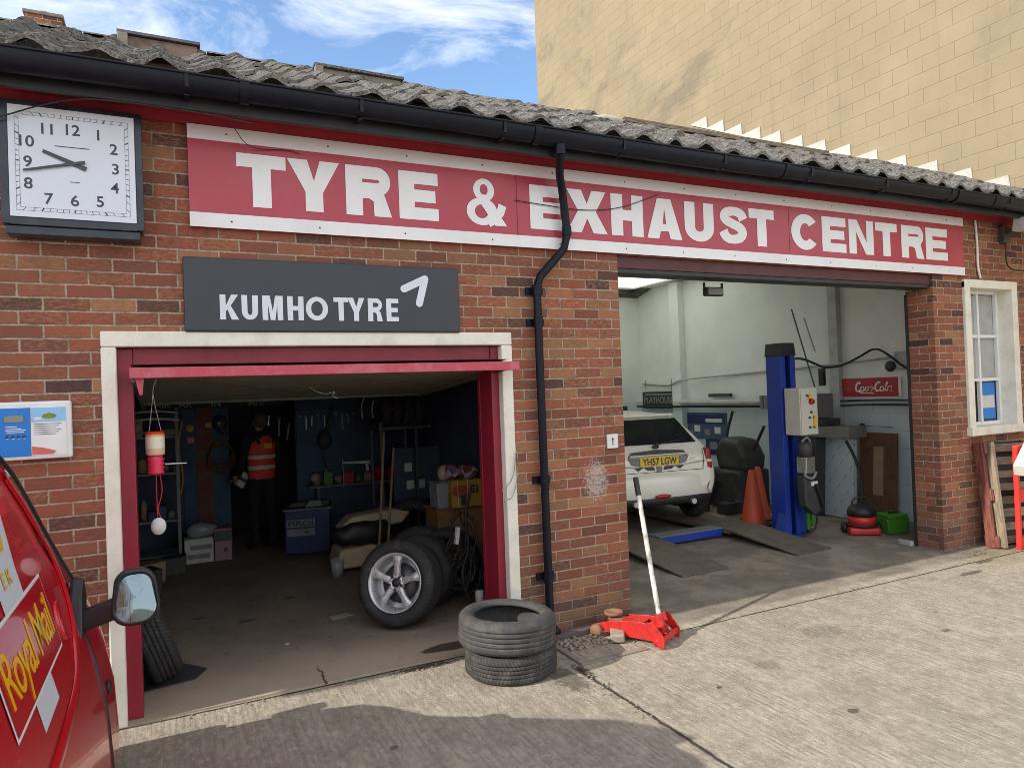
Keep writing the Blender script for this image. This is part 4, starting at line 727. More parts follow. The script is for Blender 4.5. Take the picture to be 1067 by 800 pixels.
# local +X points to the nose of the jack (toward the wall), -X is the handle end
for s_ in (-1, 1):
    MB().prism([(-0.12, 0.03), (-0.14, 0.08), (-0.10, 0.145), (0.02, 0.15), (0.22, 0.125), (0.35, 0.085), (0.36, 0.05), (0.30, 0.04), (0.10, 0.03)], s_ * 0.085 - 0.004, s_ * 0.085 + 0.004, 'y').build('side_plate', 'jack_red', J, 0.002)
    MB().prism([(-0.20, 0.012), (-0.205, 0.08), (-0.12, 0.185), (-0.07, 0.165), (-0.10, 0.10), (-0.15, 0.06), (-0.15, 0.012)], s_ * 0.130 - 0.006, s_ * 0.130 + 0.006, 'y').build('rear_bracket', 'jack_red', J, 0.002)
    MB().lathe([(0.001, -0.02), (0.042, -0.02), (0.045, -0.014), (0.045, 0.014), (0.042, 0.02), (0.001, 0.02)], 24, Matrix.Translation((0.335, s_ * 0.115, 0.045)) @ Matrix.Rotation(R(90), 4, 'X')).build('front_wheel', 'rust', J)
    MB().lathe([(0.001, -0.013), (0.03, -0.013), (0.03, 0.013), (0.001, 0.013)], 20, Matrix.Translation((-0.13, s_ * 0.085, 0.031)) @ Matrix.Rotation(R(90), 4, 'X')).build('castor', 'jack_red', J)
MB().box(-0.195, -0.175, -0.124, 0.124, 0.045, 0.085).build('rear_crossbar', 'jack_red', J, 0.003)
MB().box(0.0, 0.16, -0.078, 0.078, 0.118, 0.13).build('top_plate', 'jack_red', J, 0.003)
MB().bar((0.0, 0, 0.10), (0.27, 0, 0.122), 0.09, 0.03).build('lift_arm', 'rust', J, 0.004)
MB().lathe([(0.001, 0.13), (0.03, 0.13), (0.03, 0.14), (0.065, 0.142), (0.07, 0.165), (0.06, 0.168), (0.05, 0.152), (0.001, 0.152)], 24, Matrix.Translation((0.25, 0, 0))).build('saddle', 'rust', J)
MB().tube([(-0.07, 0, 0.06), (0.06, 0, 0.09)], 0.032, 16).build('pump_body', 'dsteel', J)
MB().tube([(-0.12, 0, 0.12), (-0.105, 0, 0.20)], [0.035, 0.027], 14).bar((-0.13, -0.05, 0.10), (-0.13, 0.05, 0.10), 0.05, 0.04).build('handle_socket', 'jack_red', J, 0.002)
# handle leans toward pier, computed in world terms then brought to local
Minv = (Matrix.Translation(J.location) @ Euler(J.rotation_euler).to_matrix().to_4x4()).inverted()
hb, ht = Vector((3.085, -0.51, 0.17)), Vector((3.24, -0.08, 1.10))
hb_l, ht_l = Minv @ hb, Minv @ ht
hd = MB().tube([hb_l, hb_l + (ht_l - hb_l) * .93], 0.018, 14).build('handle', 'jack_white', J)
MB().tube([hb_l + (ht_l - hb_l) * .86, ht_l], 0.021, 14).build('grip', 'black', hd)

# drain at foot of pier
DR = thing('drain_gully', 'shallow concrete drain with gravel and broken brick at the foot of the pier', 'drain', (0, 0, 0))
MB().box(2.38, 2.92, -0.60, -0.56, 0.001, 0.012).box(2.38, 2.42, -0.56, -0.10, 0.001, 0.014).build('drain_surround', 'concrete', DR, 0.003)
MB().box(2.425, 3.15, -0.125, -0.035, 0.002, 0.045).build('drain_step', worn('dull_purple_concrete', (0.12, 0.09, 0.09), 0.8, 0.5), DR, 0.006)
MB().bar((2.80, -0.40, 0.035), (2.96, -0.16, 0.05), 0.10, 0.06).build('broken_brick', 'gravel', DR, 0.012)
gv = MB(); rg_ = random.Random(5)
for i in range(160):
    x, y = rg_.uniform(2.45, 2.78), rg_.uniform(-0.36, -0.14); r_ = rg_.uniform(0.006, 0.016); gv.sphere((x, y, r_ * .6), r_, 6, 4, (1.2, 1, .7))
tag(gv.build('gravel', 'gravel'), kind='stuff')
db = MB()
for i in range(140):
    a = rg_.choice([(1.25, -0.08, .35, .05), (2.3, -0.9, .05, .5), (3.0, -0.42, .3, .03), (0.6, -0.05, .8, .03), (5.5, -0.4, 1.6, .05), (3.5, -1.5, 2.2, 1.0)]); x, y = a[0] + rg_.uniform(-a[2], a[2]), a[1] + rg_.uniform(-a[3], a[3]); r_ = rg_.uniform(0.003, 0.009); db.sphere((x, y, r_ * .5), r_, 5, 3, (1.5, 1, .7))
tag(db.build('grit', 'concrete'), kind='stuff')

wd_ = MB(); rw2 = random.Random(12)
for cx_, cy_, n_ in ((6.75, -.41, 26), (7.15, -.28, 30), (7.4, -.2, 24), (2.34, -.95, 8), (7.62, -.06, 20), (3.3, -.41, 6), (5.2, -.42, 6)):
    for i in range(n_):
        x, y = cx_ + rw2.gauss(0, .12), cy_ + rw2.gauss(0, .012); h = rw2.uniform(.008, .03); a = rw2.uniform(0, 6.28); dx, dy = .004 * math.cos(a), .004 * math.sin(a); lx, ly = rw2.uniform(-.015, .015), rw2.uniform(-.015, .015)
        wd_.add([(x - dx, y - dy, 0), (x + dx, y + dy, 0), (x + lx, y + ly, h)], [(0, 1, 2)])
tag(wd_.build('weeds', worn('moss', (0.08, 0.10, 0.025), 0.9, 0.3, (0.12, 0.10, 0.04))), 'short weeds and moss growing in the concrete joints', 'weeds', kind='stuff')
# ================================================================== VAN
V = thing('delivery_van', 'red mail delivery van parked nose to the garage wall at the left edge', 'van', (0, 0, 0))
KN = [(.0, -.235), (.25, -.243), (.5, -.258), (.72, -.300), (.85, -.3425), (1.3, -.455), (1.6, -.515), (1.72, -.56), (1.80, -.64), (1.86, -.80), (1.89, -1.15)]
def vx(z):
    for (a, xa), (b, xb) in zip(KN, KN[1:]):
        if z <= b: return xa + (xb - xa) * (z - a) / (b - a)
    return KN[-1][1]
def vtop(y):   # height of body at Y
    st = [(-4.5, 1.80), (-3.5, 1.87), (-2.1, 1.89), (-1.8, 1.85), (-1.5, 1.70), (-1.2, 1.43), (-0.86, 1.09), (-0.64, 0.99), (-0.50, 0.90), (-0.42, 0.74), (-0.36, 0.55), (-0.33, 0.3)]
    for (a, za), (b, zb) in zip(st, st[1:]):
        if y <= b: return za + (zb - za) * (y - a) / (b - a)
    return st[-1][1]
vm = MB(); rows = []
ys = [-4.5, -4.0, -3.5, -3.0, -2.6, -2.25, -2.1, -1.95, -1.8, -1.65, -1.5, -1.35, -1.2, -1.08, -0.97, -0.86, -0.78, -0.70, -0.64, -0.57, -0.50, -0.46, -0.42, -0.39, -0.36, -0.33]
for y in ys:
    H = vtop(y); r = []; nar = 0.0 if y < -0.7 else 0.16 * ((y + 0.7) / 0.44) ** 2.2
    zs = [0.22 + (H - 0.22) * t for t in (0, .12, .24, .36, .48, .60, .70, .80, .88, .94, .98, 1.0)]
    side = []
    for i, z in enumerate(zs):
        x = vx(z * (1.87 / H if H < 1.0 and False else 1)); x -= nar
        rnd = max(0, (z - (H - 0.10)) / 0.10) if H > .4 else 0; x -= 0.07 * rnd ** 2
        side.append((x, z))
    side += [(-0.85, H + 0.012), (-1.15, H + 0.018)]
    r = [(x, y, z) for x, z in side] + [(-2.3 - x, y, z) for x, z in side[::-1][1:]]
    rows.append(r)
vm.grid(rows, True); vm.add(rows[0], [tuple(range(len(rows[0])))]); vm.add(rows[-1], [tuple(range(len(rows[-1])))])
vb = vm.build('van_body', 'van_red', V); 
def side_patch(pts, off, name, m, par=V, thick=0.0):      # polygon strip on the van's right side, pts in (y, z)
    mb = MB(); vs = [(vx(z) + off, y, z) for y, z in pts]; mb.add(vs, [tuple(range(len(vs)))])
    return mb.build(name, m, par)
def side_strip(path, w, off, name, m, par=V):
    mb = MB(); rows = []
    P = [Vector((vx(z) + off, y, z)) for y, z in path]
    for i, p in enumerate(P):
        d = (P[min(i + 1, len(P) - 1)] - P[max(i - 1, 0)]).normalized(); nrm = Vector((1, 0, 0.28)).normalized(); s_ = d.cross(nrm).normalized() * w / 2
        rows.append([p - s_ - nrm * .004, p - s_ * .5 + nrm * .004, p + s_ * .5 + nrm * .004, p + s_ - nrm * .004])
    mb.grid(rows, True); return mb.build(name, m, par)
def dens(path, k=6): return [(a[0] + (b[0] - a[0]) * i / k, a[1] + (b[1] - a[1]) * i / k) for a, b in zip(path, path[1:]) for i in range(k)] + [path[-1]]
side_strip([(p.x, p.y) for p in smooth_path([(-1.60, 1.58, 0), (-1.34, 1.40, 0), (-1.12, 1.14, 0), (-1.16, 0.95, 0), (-1.38, 0.82, 0), (-1.6, 0.775, 0), (-2.2, 0.765, 0), (-4.3, 0.76, 0)], 3)], 0.05, 0.006, 'body_moulding', 'van_red')
blk = [(p.x, p.y) for p in smooth_path([(-2.1, 1.80, 0), (-1.8, 1.755, 0), (-1.5, 1.615, 0), (-1.2, 1.36, 0), (-0.98, 1.12, 0), (-0.84, 1.0, 0)], 2)]
side_strip(blk, 0.035, 0.004, 'window_seal', 'black')
side_patch([(-1.36, 1.37), (-1.32, 1.375), (-1.2, 1.285), (-1.08, 1.18), (-0.96, 1.07), (-1.08, 1.05), (-1.16, 1.14)], 0.004, 'side_window', 'mirror')
sl = [(p.x, p.y) for p in smooth_path([(-0.96, 1.02, 0), (-1.02, 0.86, 0), (-1.08, 0.7, 0), (-1.10, 0.5, 0), (-1.10, 0.25, 0)], 2)]
side_strip(sl, 0.008, 0.003, 'door_gap', 'black')
MB().sphere((vx(.56) + 0.005, -0.93, 0.56), 0.028, 16, 8, (.5, 1, 1.1)).build('door_handle', 'black', V)
MB().lathe([(0.075, 0), (0.075, 0.005), (0.068, 0.008), (0.001, 0.008)], 32, Matrix.Translation((vx(1.0) - .002, -1.38, 1.0)) @ Matrix.Rotation(R(76), 4, 'Y')).build('fuel_cap', 'van_red', V)
side_strip([(-2.95, .30), (-2.95, .7), (-2.95, 1.2), (-2.93, 1.7)], 0.008, 0.003, 'door_gap', 'black')
# front glazing, bumper, lights, wheels
ws = []
for y in (-1.9, -1.7, -1.5, -1.3, -1.1, -0.90): z = vtop(y); ws.append([(-1.15 + t * (0.60 - 0.05), y + 0.006, z + 0.012 + 0.014 * (1 - abs(t))) for t in (-1, -.5, 0, .5, 1)])
MB().grid(ws).build('windscreen', 'dark_glass', V)
MB().box(-1.9, -0.46, -0.37, -0.29, 0.24, 0.46).build('bumper', 'black', V, 0.03)
MB().box(-0.52, -0.40, -0.42, -0.325, 0.62, 0.76).build('headlight', 'clear', V, 0.02); MB().box(-1.90, -1.78, -0.42, -0.325, 0.62, 0.76).build('headlight', 'clear', V, 0.02)
for (x, y) in ((-0.42, -0.90), (-1.88, -0.90), (-0.42, -3.6), (-1.88, -3.6)):
    w_ = MB().lathe(tyre_profile(0.31, 0.18, 0.2), 40, Matrix.Translation((x, y, 0.31)) @ Matrix.Rotation(R(90), 4, 'Y'), True).build('wheel', 'tyre', V)
    MB().lathe([(0.2, 0.07), (0.15, 0.05), (0.05, 0.06), (0.001, 0.06)], 30, Matrix.Translation((x, y, 0.31)) @ Matrix.Rotation(R(90), 4, 'Y')).build('hubcap', 'pale', w_)
# logo: white cross behind a red box with white outline and yellow lettering
def quad(y0, y1, z0, z1, off, name, m, par=V): return side_patch([(y0, z0), (y1, z0), (y1, z1), (y0, z1)], off, name, m, par)
quad(-2.085, -1.80, 0.855, 1.30, 0.003, 'emblem_cross', 'letter_grey')
side_patch([(-2.085, 1.30), (-1.80, 1.30), (-1.80, 1.47), (-2.085, 1.47)], 0.003, 'emblem_cross', 'letter_grey')
quad(-2.365, -1.52, 0.945, 1.215, 0.005, 'emblem_border', 'white')
quad(-2.352, -1.533, 0.957, 1.203, 0.007, 'emblem_field', 'van_red')
def on_side(me, y0, z0, name, m, off=0.0085):
    for v in me.vertices:
        y, z = y0 + v.co.x, z0 + v.co.y * 0.97; v.co = Vector((vx(z) + off + v.co.z, y, z))
    me.materials.clear(); me.materials.append(M[m]); o = bpy.data.objects.new(name, me); C.objects.link(o); o.parent = V; return o
on_side(text_mesh('Royal Mail', 0.215, 0.0005, 0.0008, 0.74, 0.9), -2.315, 1.015, 'lettering', 'yellow_print')
# crown and cypher on the cross
cr = curve_mesh([[(0, 0), (.10, 0), (.115, .07), (.085, .045), (.05, .09), (.015, .045), (-.015, .07)]], 0.0005); on_side(cr, -1.99, 1.37, 'crown', 'gold', 0.0055)
on_side(text_mesh('E R', 0.07, 0.0005, 0.001, 0.12), -2.01, 1.27, 'cypher_letters', 'gold', 0.0055)
# mirror
mc = Vector((-0.140, -1.13, 0.985))
def rrect(w, h, r, n=6, top=0.88):
    pts = []
    for cx_, cy_, a0 in ((w / 2 - r, h / 2 - r, 0), (-w / 2 + r, h / 2 - r, 90), (-w / 2 + r, -h / 2 + r, 180), (w / 2 - r, -h / 2 + r, 270)):
        for i in range(n + 1): t = R(a0 + 90 * i / n); y_ = cy_ + r * math.sin(t); pts.append(((cx_ + r * math.cos(t)) * (top if y_ > 0 else 1.0), y_))
    return pts
prs = []
for k, (yy, s_) in enumerate(((0.0, .93), (0.0, 1.0), (0.03, 1.02), (0.07, .96), (0.10, .80), (0.115, .5))):
    prs.append([(mc.x + p[0] * s_, mc.y + yy, mc.z + p[1] * s_) for p in rrect(0.185, 0.235, 0.07)])
prs[0:0] = [[(mc.x + p[0] * .86, mc.y + 0.05, mc.z + p[1] * .86) for p in rrect(0.185, 0.235, 0.07)], [(mc.x + p[0] * .90, mc.y - 0.002, mc.z + p[1] * .90) for p in rrect(0.185, 0.235, 0.07)]]; mh = MB().grid(prs, True, True); mh.add(prs[-1], [tuple(range(len(prs[-1])))]); mirror = mh.build('door_mirror', 'black', V)
gl = []
for f_ in (1.0, .75, .5, .25, .02): gl.append([(mc.x + p[0] * .86 * f_, mc.y + 0.020 + p[1] * f_ * .17 - .008 * (1 - f_ * f_), mc.z + p[1] * .88 * f_) for p in rrect(0.185, 0.235, 0.07)])
MB().grid(gl, True, True).build('mirror_glass', 'mirror', mirror)
arm = MB(); arm.bar((-0.21, -1.09, 0.945), (-0.345, -1.06, 0.90), 0.07, 0.085); arm.prism([(-1.14, .84), (-0.98, .84), (-0.93, .98), (-1.02, 1.08), (-1.10, 1.0)], -0.385, -0.335, 'x'); arm.build('mirror_arm', 'black', mirror, 0.012)

# ================================================================== HANGING CANISTER
H_ = thing('hanging_canister', 'red, yellow and white ribbed canister hung on a wire under the open door', 'canister', (-0.065, 0.22, 1.50))
cm_ = stain_label('canister_label', [(0, (0.75, 0.55, 0.35)), (0.3, (0.85, 0.80, 0.62)), (0.72, (0.80, 0.45, 0.08)), (0.8, (0.75, 0.04, 0.02))], 2, 6.0, 0.05)
MB().lathe([(0.001, 0.0), (0.05, 0.0), (0.053, 0.01), (0.053, 0.13), (0.048, 0.142), (0.001, 0.142)], 28).build('label_drum', cm_, H_)
MB().lathe([(0.001, -0.115)] + [(0.050 if k % 2 else 0.040, -0.115 + 0.0125 * k) for k in range(9)] + [(0.04, -0.002), (0.001, -0.001)], 28).build('bellows', 'pinkred', H_)
MB().tube(smooth_path([(-0.03, 0, 0.14), (-0.01, 0, 0.30), (0.0, 0, 0.42), (0.015, 0, 0.46)], 1), 0.0025, 6).tube(smooth_path([(0.035, 0, 0.14), (0.0, 0, 0.33), (-0.005, 0, 0.41), (0.02, 0, 0.44), (0.015, 0, 0.50)], 1), 0.0025, 6).build('wire_hook', 'steel', H_)
MB().tube(smooth_path([(0.0, 0, -0.115), (0.0, 0, -0.25), (0.0, 0, -0.37)], 1), 0.003, 6).tube(smooth_path([(0.02, 0, -0.115), (0.035, 0, -0.22), (0.0, 0, -0.33), (0.02, 0, -0.38)], 2), 0.003, 6).build('cord', 'ropered', H_)
MB().sphere((0.005, 0, -0.43), 0.05, 16, 10, (.85, .35, 1.05)).lathe([(0.03, 0.018), (0.02, 0.022), (0.001, 0.022)], 16, Matrix.Translation((0.005, 0.0, -0.43)) @ Matrix.Rotation(R(90), 4, 'X')).build('pulley_block', 'pale', H_)
MB().bar((0.05, 0.03, -0.06), (0.17, 0.05, -0.065), 0.006, 0.006).build('crossbar', 'pale', H_)

# ================================================================== LEFT BAY INTERIOR
# --- person, seen from behind, half turned to the left
def skinned(name, joints, edges, m, parent, sub=2, root=0):
    me = bpy.data.meshes.new(name); me.from_pydata([j[0] for j in joints], edges, []); o = bpy.data.objects.new(name, me); C.objects.link(o)
    o.modifiers.new('skin', 'SKIN').use_smooth_shade = True
    sv = me.skin_vertices[0].data if me.skin_vertices else None
    if sv is None:
        bm_ = bmesh.new(); bm_.from_mesh(me); bm_.verts.layers.skin.verify(); bm_.to_mesh(me); bm_.free(); sv = me.skin_vertices[0].data
    for i, j in enumerate(joints):
        r = j[1]; sv[i].radius = (r, r) if isinstance(r, (int, float)) else r; sv[i].use_root = (i == root)
    s_ = o.modifiers.new('sub', 'SUBSURF'); s_.levels = sub; s_.render_levels = sub
    me.materials.append(M[m]); o.parent = parent; return o
PE = thing('person', 'person in an orange hi-vis vest and black clothes, seen from behind in the left bay', 'person', (1.02, 4.45, 0.012), (0, 0, R(28)))
J_ = [((0, 0, .88), .115), ((0, 0, 1.02), .12), ((0, -.01, 1.18), .14), ((0, 0, 1.33), .12), ((0, .02, 1.41), .055),
      ((-.10, 0, .84), .095), ((-.11, .03, .47), .06), ((-.11, 0, .10), .045), ((-.11, .10, .04), .038), ((-.11, .17, .03), .03),
      ((.10, 0, .84), .095), ((.12, .02, .47), .06), ((.13, -.02, .10), .045), ((.13, .08, .04), .038), ((.13, .15, .03), .03),
      ((-.19, 0, 1.34), .065), ((-.24, .02, 1.10), .048), ((-.22, .16, .90), .038), ((.19, 0, 1.34), .065), ((.24, .02, 1.10), .048), ((.21, .17, .92), .038)]
E_ = [(0, 1), (1, 2), (2, 3), (3, 4), (0, 5), (5, 6), (6, 7), (7, 8), (8, 9), (0, 10), (10, 11), (11, 12), (12, 13), (13, 14), (3, 15), (15, 16), (16, 17), (3, 18), (18, 19), (19, 20)]
skinned('body', J_, E_, 'cloth', PE)
skinned('head', [((0, .02, 1.42), .045), ((0, .03, 1.48), .06), ((0, .035, 1.55), .082), ((0, .03, 1.60), .07)], [(0, 1), (1, 2), (2, 3)], 'skin', PE, 2)
hm = MB().sphere((0, .105, 1.52), .014, 8, 6, (.8, 1.2, 1.2)).sphere((-.083, .03, 1.525), .018, 8, 6, (.4, .8, 1.3)).sphere((.083, .03, 1.525), .018, 8, 6, (.4, .8, 1.3)); hm.build('face_features', 'skin', PE)
MB().sphere((0, -.004, 1.56), .096, 20, 14, (.95, .98, .98)).build('hair', 'hair', PE)
ve = MB(); rows = []
for z, rx, ry in ((.86, .165, .125), (.95, .165, .125), (1.05, .165, .128), (1.16, .175, .135), (1.25, .185, .132), (1.33, .175, .115), (1.385, .13, .085), (1.405, .07, .06)):
    rows.append([(rx * math.cos(t) * (1 if abs(math.cos(t)) < .8 or z < 1.1 else .97), ry * math.sin(t), z + .004 * math.sin(t * 5)) for t in [2 * math.pi * k / 32 for k in range(32)]])
ve.grid(rows, True, True); vest = ve.build('hi_vis_vest', 'hiviz', PE)
for z in (1.10, .975):
    rows = []
    for zz in (z, z + .045): rows.append([(.172 * math.cos(t) * (1.02 if zz > 1.06 else 1.0), .136 * math.sin(t), zz) for t in [2 * math.pi * k / 32 for k in range(32)]])
    MB().grid(rows, True, True).build('reflective_band', 'reflect', vest)
MB().box(-.05, .05, -.140, -.134, 1.22, 1.28).build('back_print', 'gold', vest)
for sx, hx in ((-1, -.215), (1, .205)):
    hj = [((hx, .19, .885), .030), ((hx, .235, .865), .033)]; he = [(0, 1)]
    for q in range(4):
        b_ = len(hj); ox = (q - 1.5) * .017; L = (.05, .06, .057, .045)[q]
        hj += [((hx + ox, .25, .86), .009), ((hx + ox, .25 + L * .6, .845), .009), ((hx + ox, .25 + L * .85, .82), .0075)]; he += [(1, b_), (b_, b_ + 1), (b_ + 1, b_ + 2)]
    b_ = len(hj); hj += [((hx - sx * .035, .225, .87), .010), ((hx - sx * .045, .265, .86), .009)]; he += [(0, b_), (b_, b_ + 1)]
    skinned('hand', hj, he, 'skin', PE, 1)
WP = thing('wiping_roll', 'pale printed carton held at waist height by the person', 'carton', (0.80, 4.55, 0.86), (0, R(35), R(20)))
MB().box(-.05, .05, -.04, .04, -.09, .09).build('carton', 'card_white', WP, .004); MB().box(-.051, .051, -.041, .041, -.02, .02).build('printed_band', 'clock_ink', WP)
# --- shelving and bench along the left back
def shelf_unit(loc, w, d, zs, h, m='dsteel'):
    def posts(par):
        for sx in (0, w):
            for sy in (0, d): MB().box(sx - .015, sx + .015, sy - .015, sy + .015, 0, h).build('post', m, par)
        for z in zs: MB().box(0, w, 0, d, z, z + .02).build('shelf', m, par)
    return posts
SH = thing('storage_shelf', 'cluttered grey metal shelving at the back left of the left bay', 'shelving', (-0.42, 4.1, 0.012)); shelf_unit(None, .52, .4, (.12, .5, 1.02, 1.42), 1.75, 'grey')(SH)
rnd = random.Random(11); nI = 0
desc = [('grey_tin', 'small tin standing among the clutter on the back-left shelving', 'tin'), ('parts_box', 'small carton standing among the clutter on the back-left shelving', 'box')]
for z, sn in ((.52, 'lower'), (1.04, 'middle'), (1.44, 'top')):
    x = 0.02; cnt = 0
    while x < .48:
        w = rnd.uniform(.05, .12); h = rnd.uniform(.08, .25); k = rnd.random() < .5
        if k: mb = MB().lathe([(0.001, 0), (w / 2, 0), (w / 2, h * .8), (w * .3, h * .88), (w * .2, h), (0.001, h)], 14, Matrix.Translation((0, 0, 0)))
        else: mb = MB().box(-w / 2, w / 2, -.08, .08, 0, h)
        o = mb.build(desc[0][0] if k else desc[1][0], rnd.choice(['wares', 'grey', 'card_white', 'machine', 'cardboard', 'dark_blue']), None, 0 if k else .003, (-0.42 + x + w / 2, 4.22 + rnd.uniform(-.05, .08), z + .012))
        cnt += 1; tag(o, '%s on the %s board of the back-left shelving, %s from the left' % ('small round tin' if k else 'small box', sn, ['first', 'second', 'third', 'fourth', 'fifth', 'sixth', 'seventh', 'eighth'][cnt - 1]), desc[0 if k else 1][2], 'clutter on the back-left shelving'); x += w + rnd.uniform(.01, .04)
# long tubes/exhausts on wall above shelf
for i, (z, dx, m) in enumerate(((1.72, 0, 'steel'), (1.64, .1, 'tube'), (1.50, -.02, 'grey'))):
    tag(MB().tube(smooth_path([(-.45 + dx, 4.0 - i * .1, z), (-.1, 4.0 - i * .1, z + .02), (.12, 4.02 - i * .1, z - .01)], 1), .018 - i * .003, 10).build('metal_pipe', m), ['topmost', 'middle', 'lowest'][i] + ' of three grey metal pipes hung at the back-left wall', 'pipe', 'pipes hung at the back left')
# wall strips
MB().box(.17, .325, 4.965, 4.995, 0.012, 2.4).box(.515, .70, 4.965, 4.995, .012, 2.4).build('blue_wall_strip', 'strip_blue', B)
MB().box(.327, .513, 4.955, 4.995, .012, 2.4).build('patterned_wall_strip', 'strip_brown', B)
for k, z in enumerate((1.5, 1.22, .95, .7)): tag(MB().box(.35, .49, 4.94, 4.953, z, z + .16).build('wall_poster', worn('faded_red_print', (0.20, 0.035, 0.03), .7, .6, (0.13, .09, .05), 14)), 'faded dark red printed square, %s down the brown strip beside the doorway' % ['first', 'second', 'third', 'fourth'][k], 'poster', 'faded prints on the brown strip')
tag(MB().lathe([(0.001, 0), (.045, 0), (.045, .006), (.001, .006)], 20, Matrix.Translation((.255, 4.955, 1.50)) @ Matrix.Rotation(R(90), 4, 'X')).build('round_sticker', 'yellow'), 'round yellow sticker on the blue wall strip', 'sticker')
tag(MB().box(.225, .30, 4.945, 4.955, 1.32, 1.39).build('square_sticker', 'orange'), 'orange square sticker just below the round yellow one', 'sticker')
tag(MB().box(.43, .50, 4.925, 4.938, 1.50, 1.56).build('square_sticker', 'orange'), 'orange square sticker on the brown strip beside the grinder', 'sticker')
co = MB()
for k in range(5): co.tube([(.60 + (.125 + .008 * k) * math.cos(t), 4.88 - .012 * k, 1.18 + (.15 + .006 * k) * math.sin(t) - .02 * k) for t in [2 * math.pi * q / 24 for q in range(25)]], .007, 6)
tag(co.build('air_hose_coil', worn('brown_hose', (0.22, 0.09, 0.03), .6, .2)), 'brown coiled air hose hanging on the blue strip by the dark doorway', 'hose')
GR = thing('wall_grinder', 'black power tool hanging on the blue strip above the coiled hose', 'power tool', (.60, 4.88, 1.55))
MB().sphere((0, 0, 0), .085, 14, 10, (1, .6, 1.1)).build('motor_housing', 'machine', GR); MB().tube([(0, -.02, -.05), (.06, -.02, -.16)], .03, 12).build('grip', 'machine', GR); MB().lathe([(.001, 0), (.03, 0), (.03, .03), (.001, .03)], 16, Matrix.Translation((-.02, -.06, 0)) @ Matrix.Rotation(R(90), 4, 'X')).build('end_cap', 'steel', GR)
# letters on the beam
MB().box(-.45, 1.42, 4.35, 4.42, 1.92, 2.02).build('beam', 'blackish', B)
for x, s in ((-.12, 'AIR'), (.13, 'AR'), (.47, 'IN'), (.88, 'AFE')):
    place_mesh(text_mesh(s, .11, .002, .002), 'beam_lettering', 'grey', B, FRONT(x, 4.34, 1.76))
MB().box(-.2, 1.3, 4.345, 4.36, 1.74, 1.86).build('beam_board', 'blackish', B)
# boxes on floor
BX = thing('carton', 'pale printed cardboard carton on the floor left of the doorway', 'box', (.30, 4.28, .012)); MB().box(-.16, .14, -.14, .14, 0, .27).build('carton_body', 'card_white', BX, .004)
MB().box(-.13, .10, -.143, -.1405, .05, .10).box(-.10, .12, -.143, -.1405, .15, .2).build('printed_panel', 'grey', BX)
BX = thing('carton', 'pink and black printed carton right of the pale carton on the floor', 'box', (.535, 4.25, .012)); MB().box(-.085, .095, -.14, .12, 0, .36).build('carton_body', worn('pink_print', (0.35, .2, .24), .6, .2), BX, .004)
MB().box(-.08, .09, -.143, -.1405, .22, .34).sphere((.03, -.13, .12), .035, 10, 8, (1, .4, 1)).build('printed_panel', 'clock_ink', BX)
SK = MB(); SK.sphere((.33, 4.25, .36), .13, 16, 10, (1.3, .8, .7)); SK.v = [(x + .02 * mnoise.noise(Vector((x * 12, y * 12, z * 12))), y, z + .03 * mnoise.noise(Vector((x * 9, z * 9, 2)))) for x, y, z in SK.v]
tag(SK.build('crumpled_bag', 'clear'), 'crumpled pale grey bag lying on top of the printed cartons', 'bag')
# small cabinet (blue) with FIRO lettering
FB = thing('tool_cabinet', 'blue cabinet with pale letters FIROI and a cluttered dark top', 'cabinet', (1.46, 3.95, .012), (0, 0, R(-12)))
MB().box(-.25, .25, -.2, .25, 0.03, .52).build('cabinet_body', 'dark_blue', FB, .01); MB().box(-.27, .27, -.22, .27, .52, .545).build('cabinet_top', 'dsteel', FB, .004)
MB().box(-.23, .08, -.206, -.201, .335, .42).build('label_plate', 'grey', FB); place_mesh(text_mesh('FIROI', .085, .001, .003, .28), 'label_text', 'clock_ink', FB, FRONT(-.215, -.208, .348))
MB().box(-.23, .08, -.206, -.201, .235, .315).build('drawer_front', 'grey', FB); MB().box(-.03, .01, -.212, -.206, .27, .285).build('drawer_knob', 'black', FB)
for i, (x, y, w, h, m) in enumerate(((1.34, 3.95, .12, .05, 'machine'), (1.50, 3.85, .10, .07, 'grey'), (1.62, 3.9, .08, .06, 'machine'))):
    tag(MB().prism([(-w, 0), (w, 0), (w * .8, h), (-w * .5, h)], -.05, .05, 'y').build('hand_tool', m, None, .006, (x, y, .558)), 'dark tool lying on the blue cabinet, %s of three' % ['leftmost', 'middle', 'rightmost'][i], 'tool', 'tools on the blue cabinet')
# hanging tools on dark wall behind
rw_ = random.Random(3)
for i, (x, z, L, m, nm, lb) in enumerate(((.98, 1.62, .12, 'steel', 'hanging_spanner', 'steel spanner hung by the doorway right of the person'), (1.12, 1.60, .10, 'steel', 'hanging_spanner', 'short steel spanner hung highest in the dark doorway'), (1.25, 1.58, .22, 'dsteel', 'hanging_bar', 'long dark bar hung on the back wall beside the blue panel'), (1.36, 1.5, .2, 'dsteel', 'hanging_bar', 'dark bar hung lower beside the blue panel'))):
    o = thing(nm, lb, 'tool', (x, 4.5, z), (0, R(4 * (i - 1)), 0)); MB().box(-.008, .008, -.005, .005, -L, 0).build('shank', m, o); MB().lathe([(.012, -.006), (.025, -.006), (.025, .006), (.012, .006)], 14, Matrix.Rotation(R(90), 4, 'X'), True).build('ring_end', m, o)
MB().box(1.46, 2.18, 4.56, 4.595, 0.6, 1.66).build('blue_panel', 'strip_blue', B)
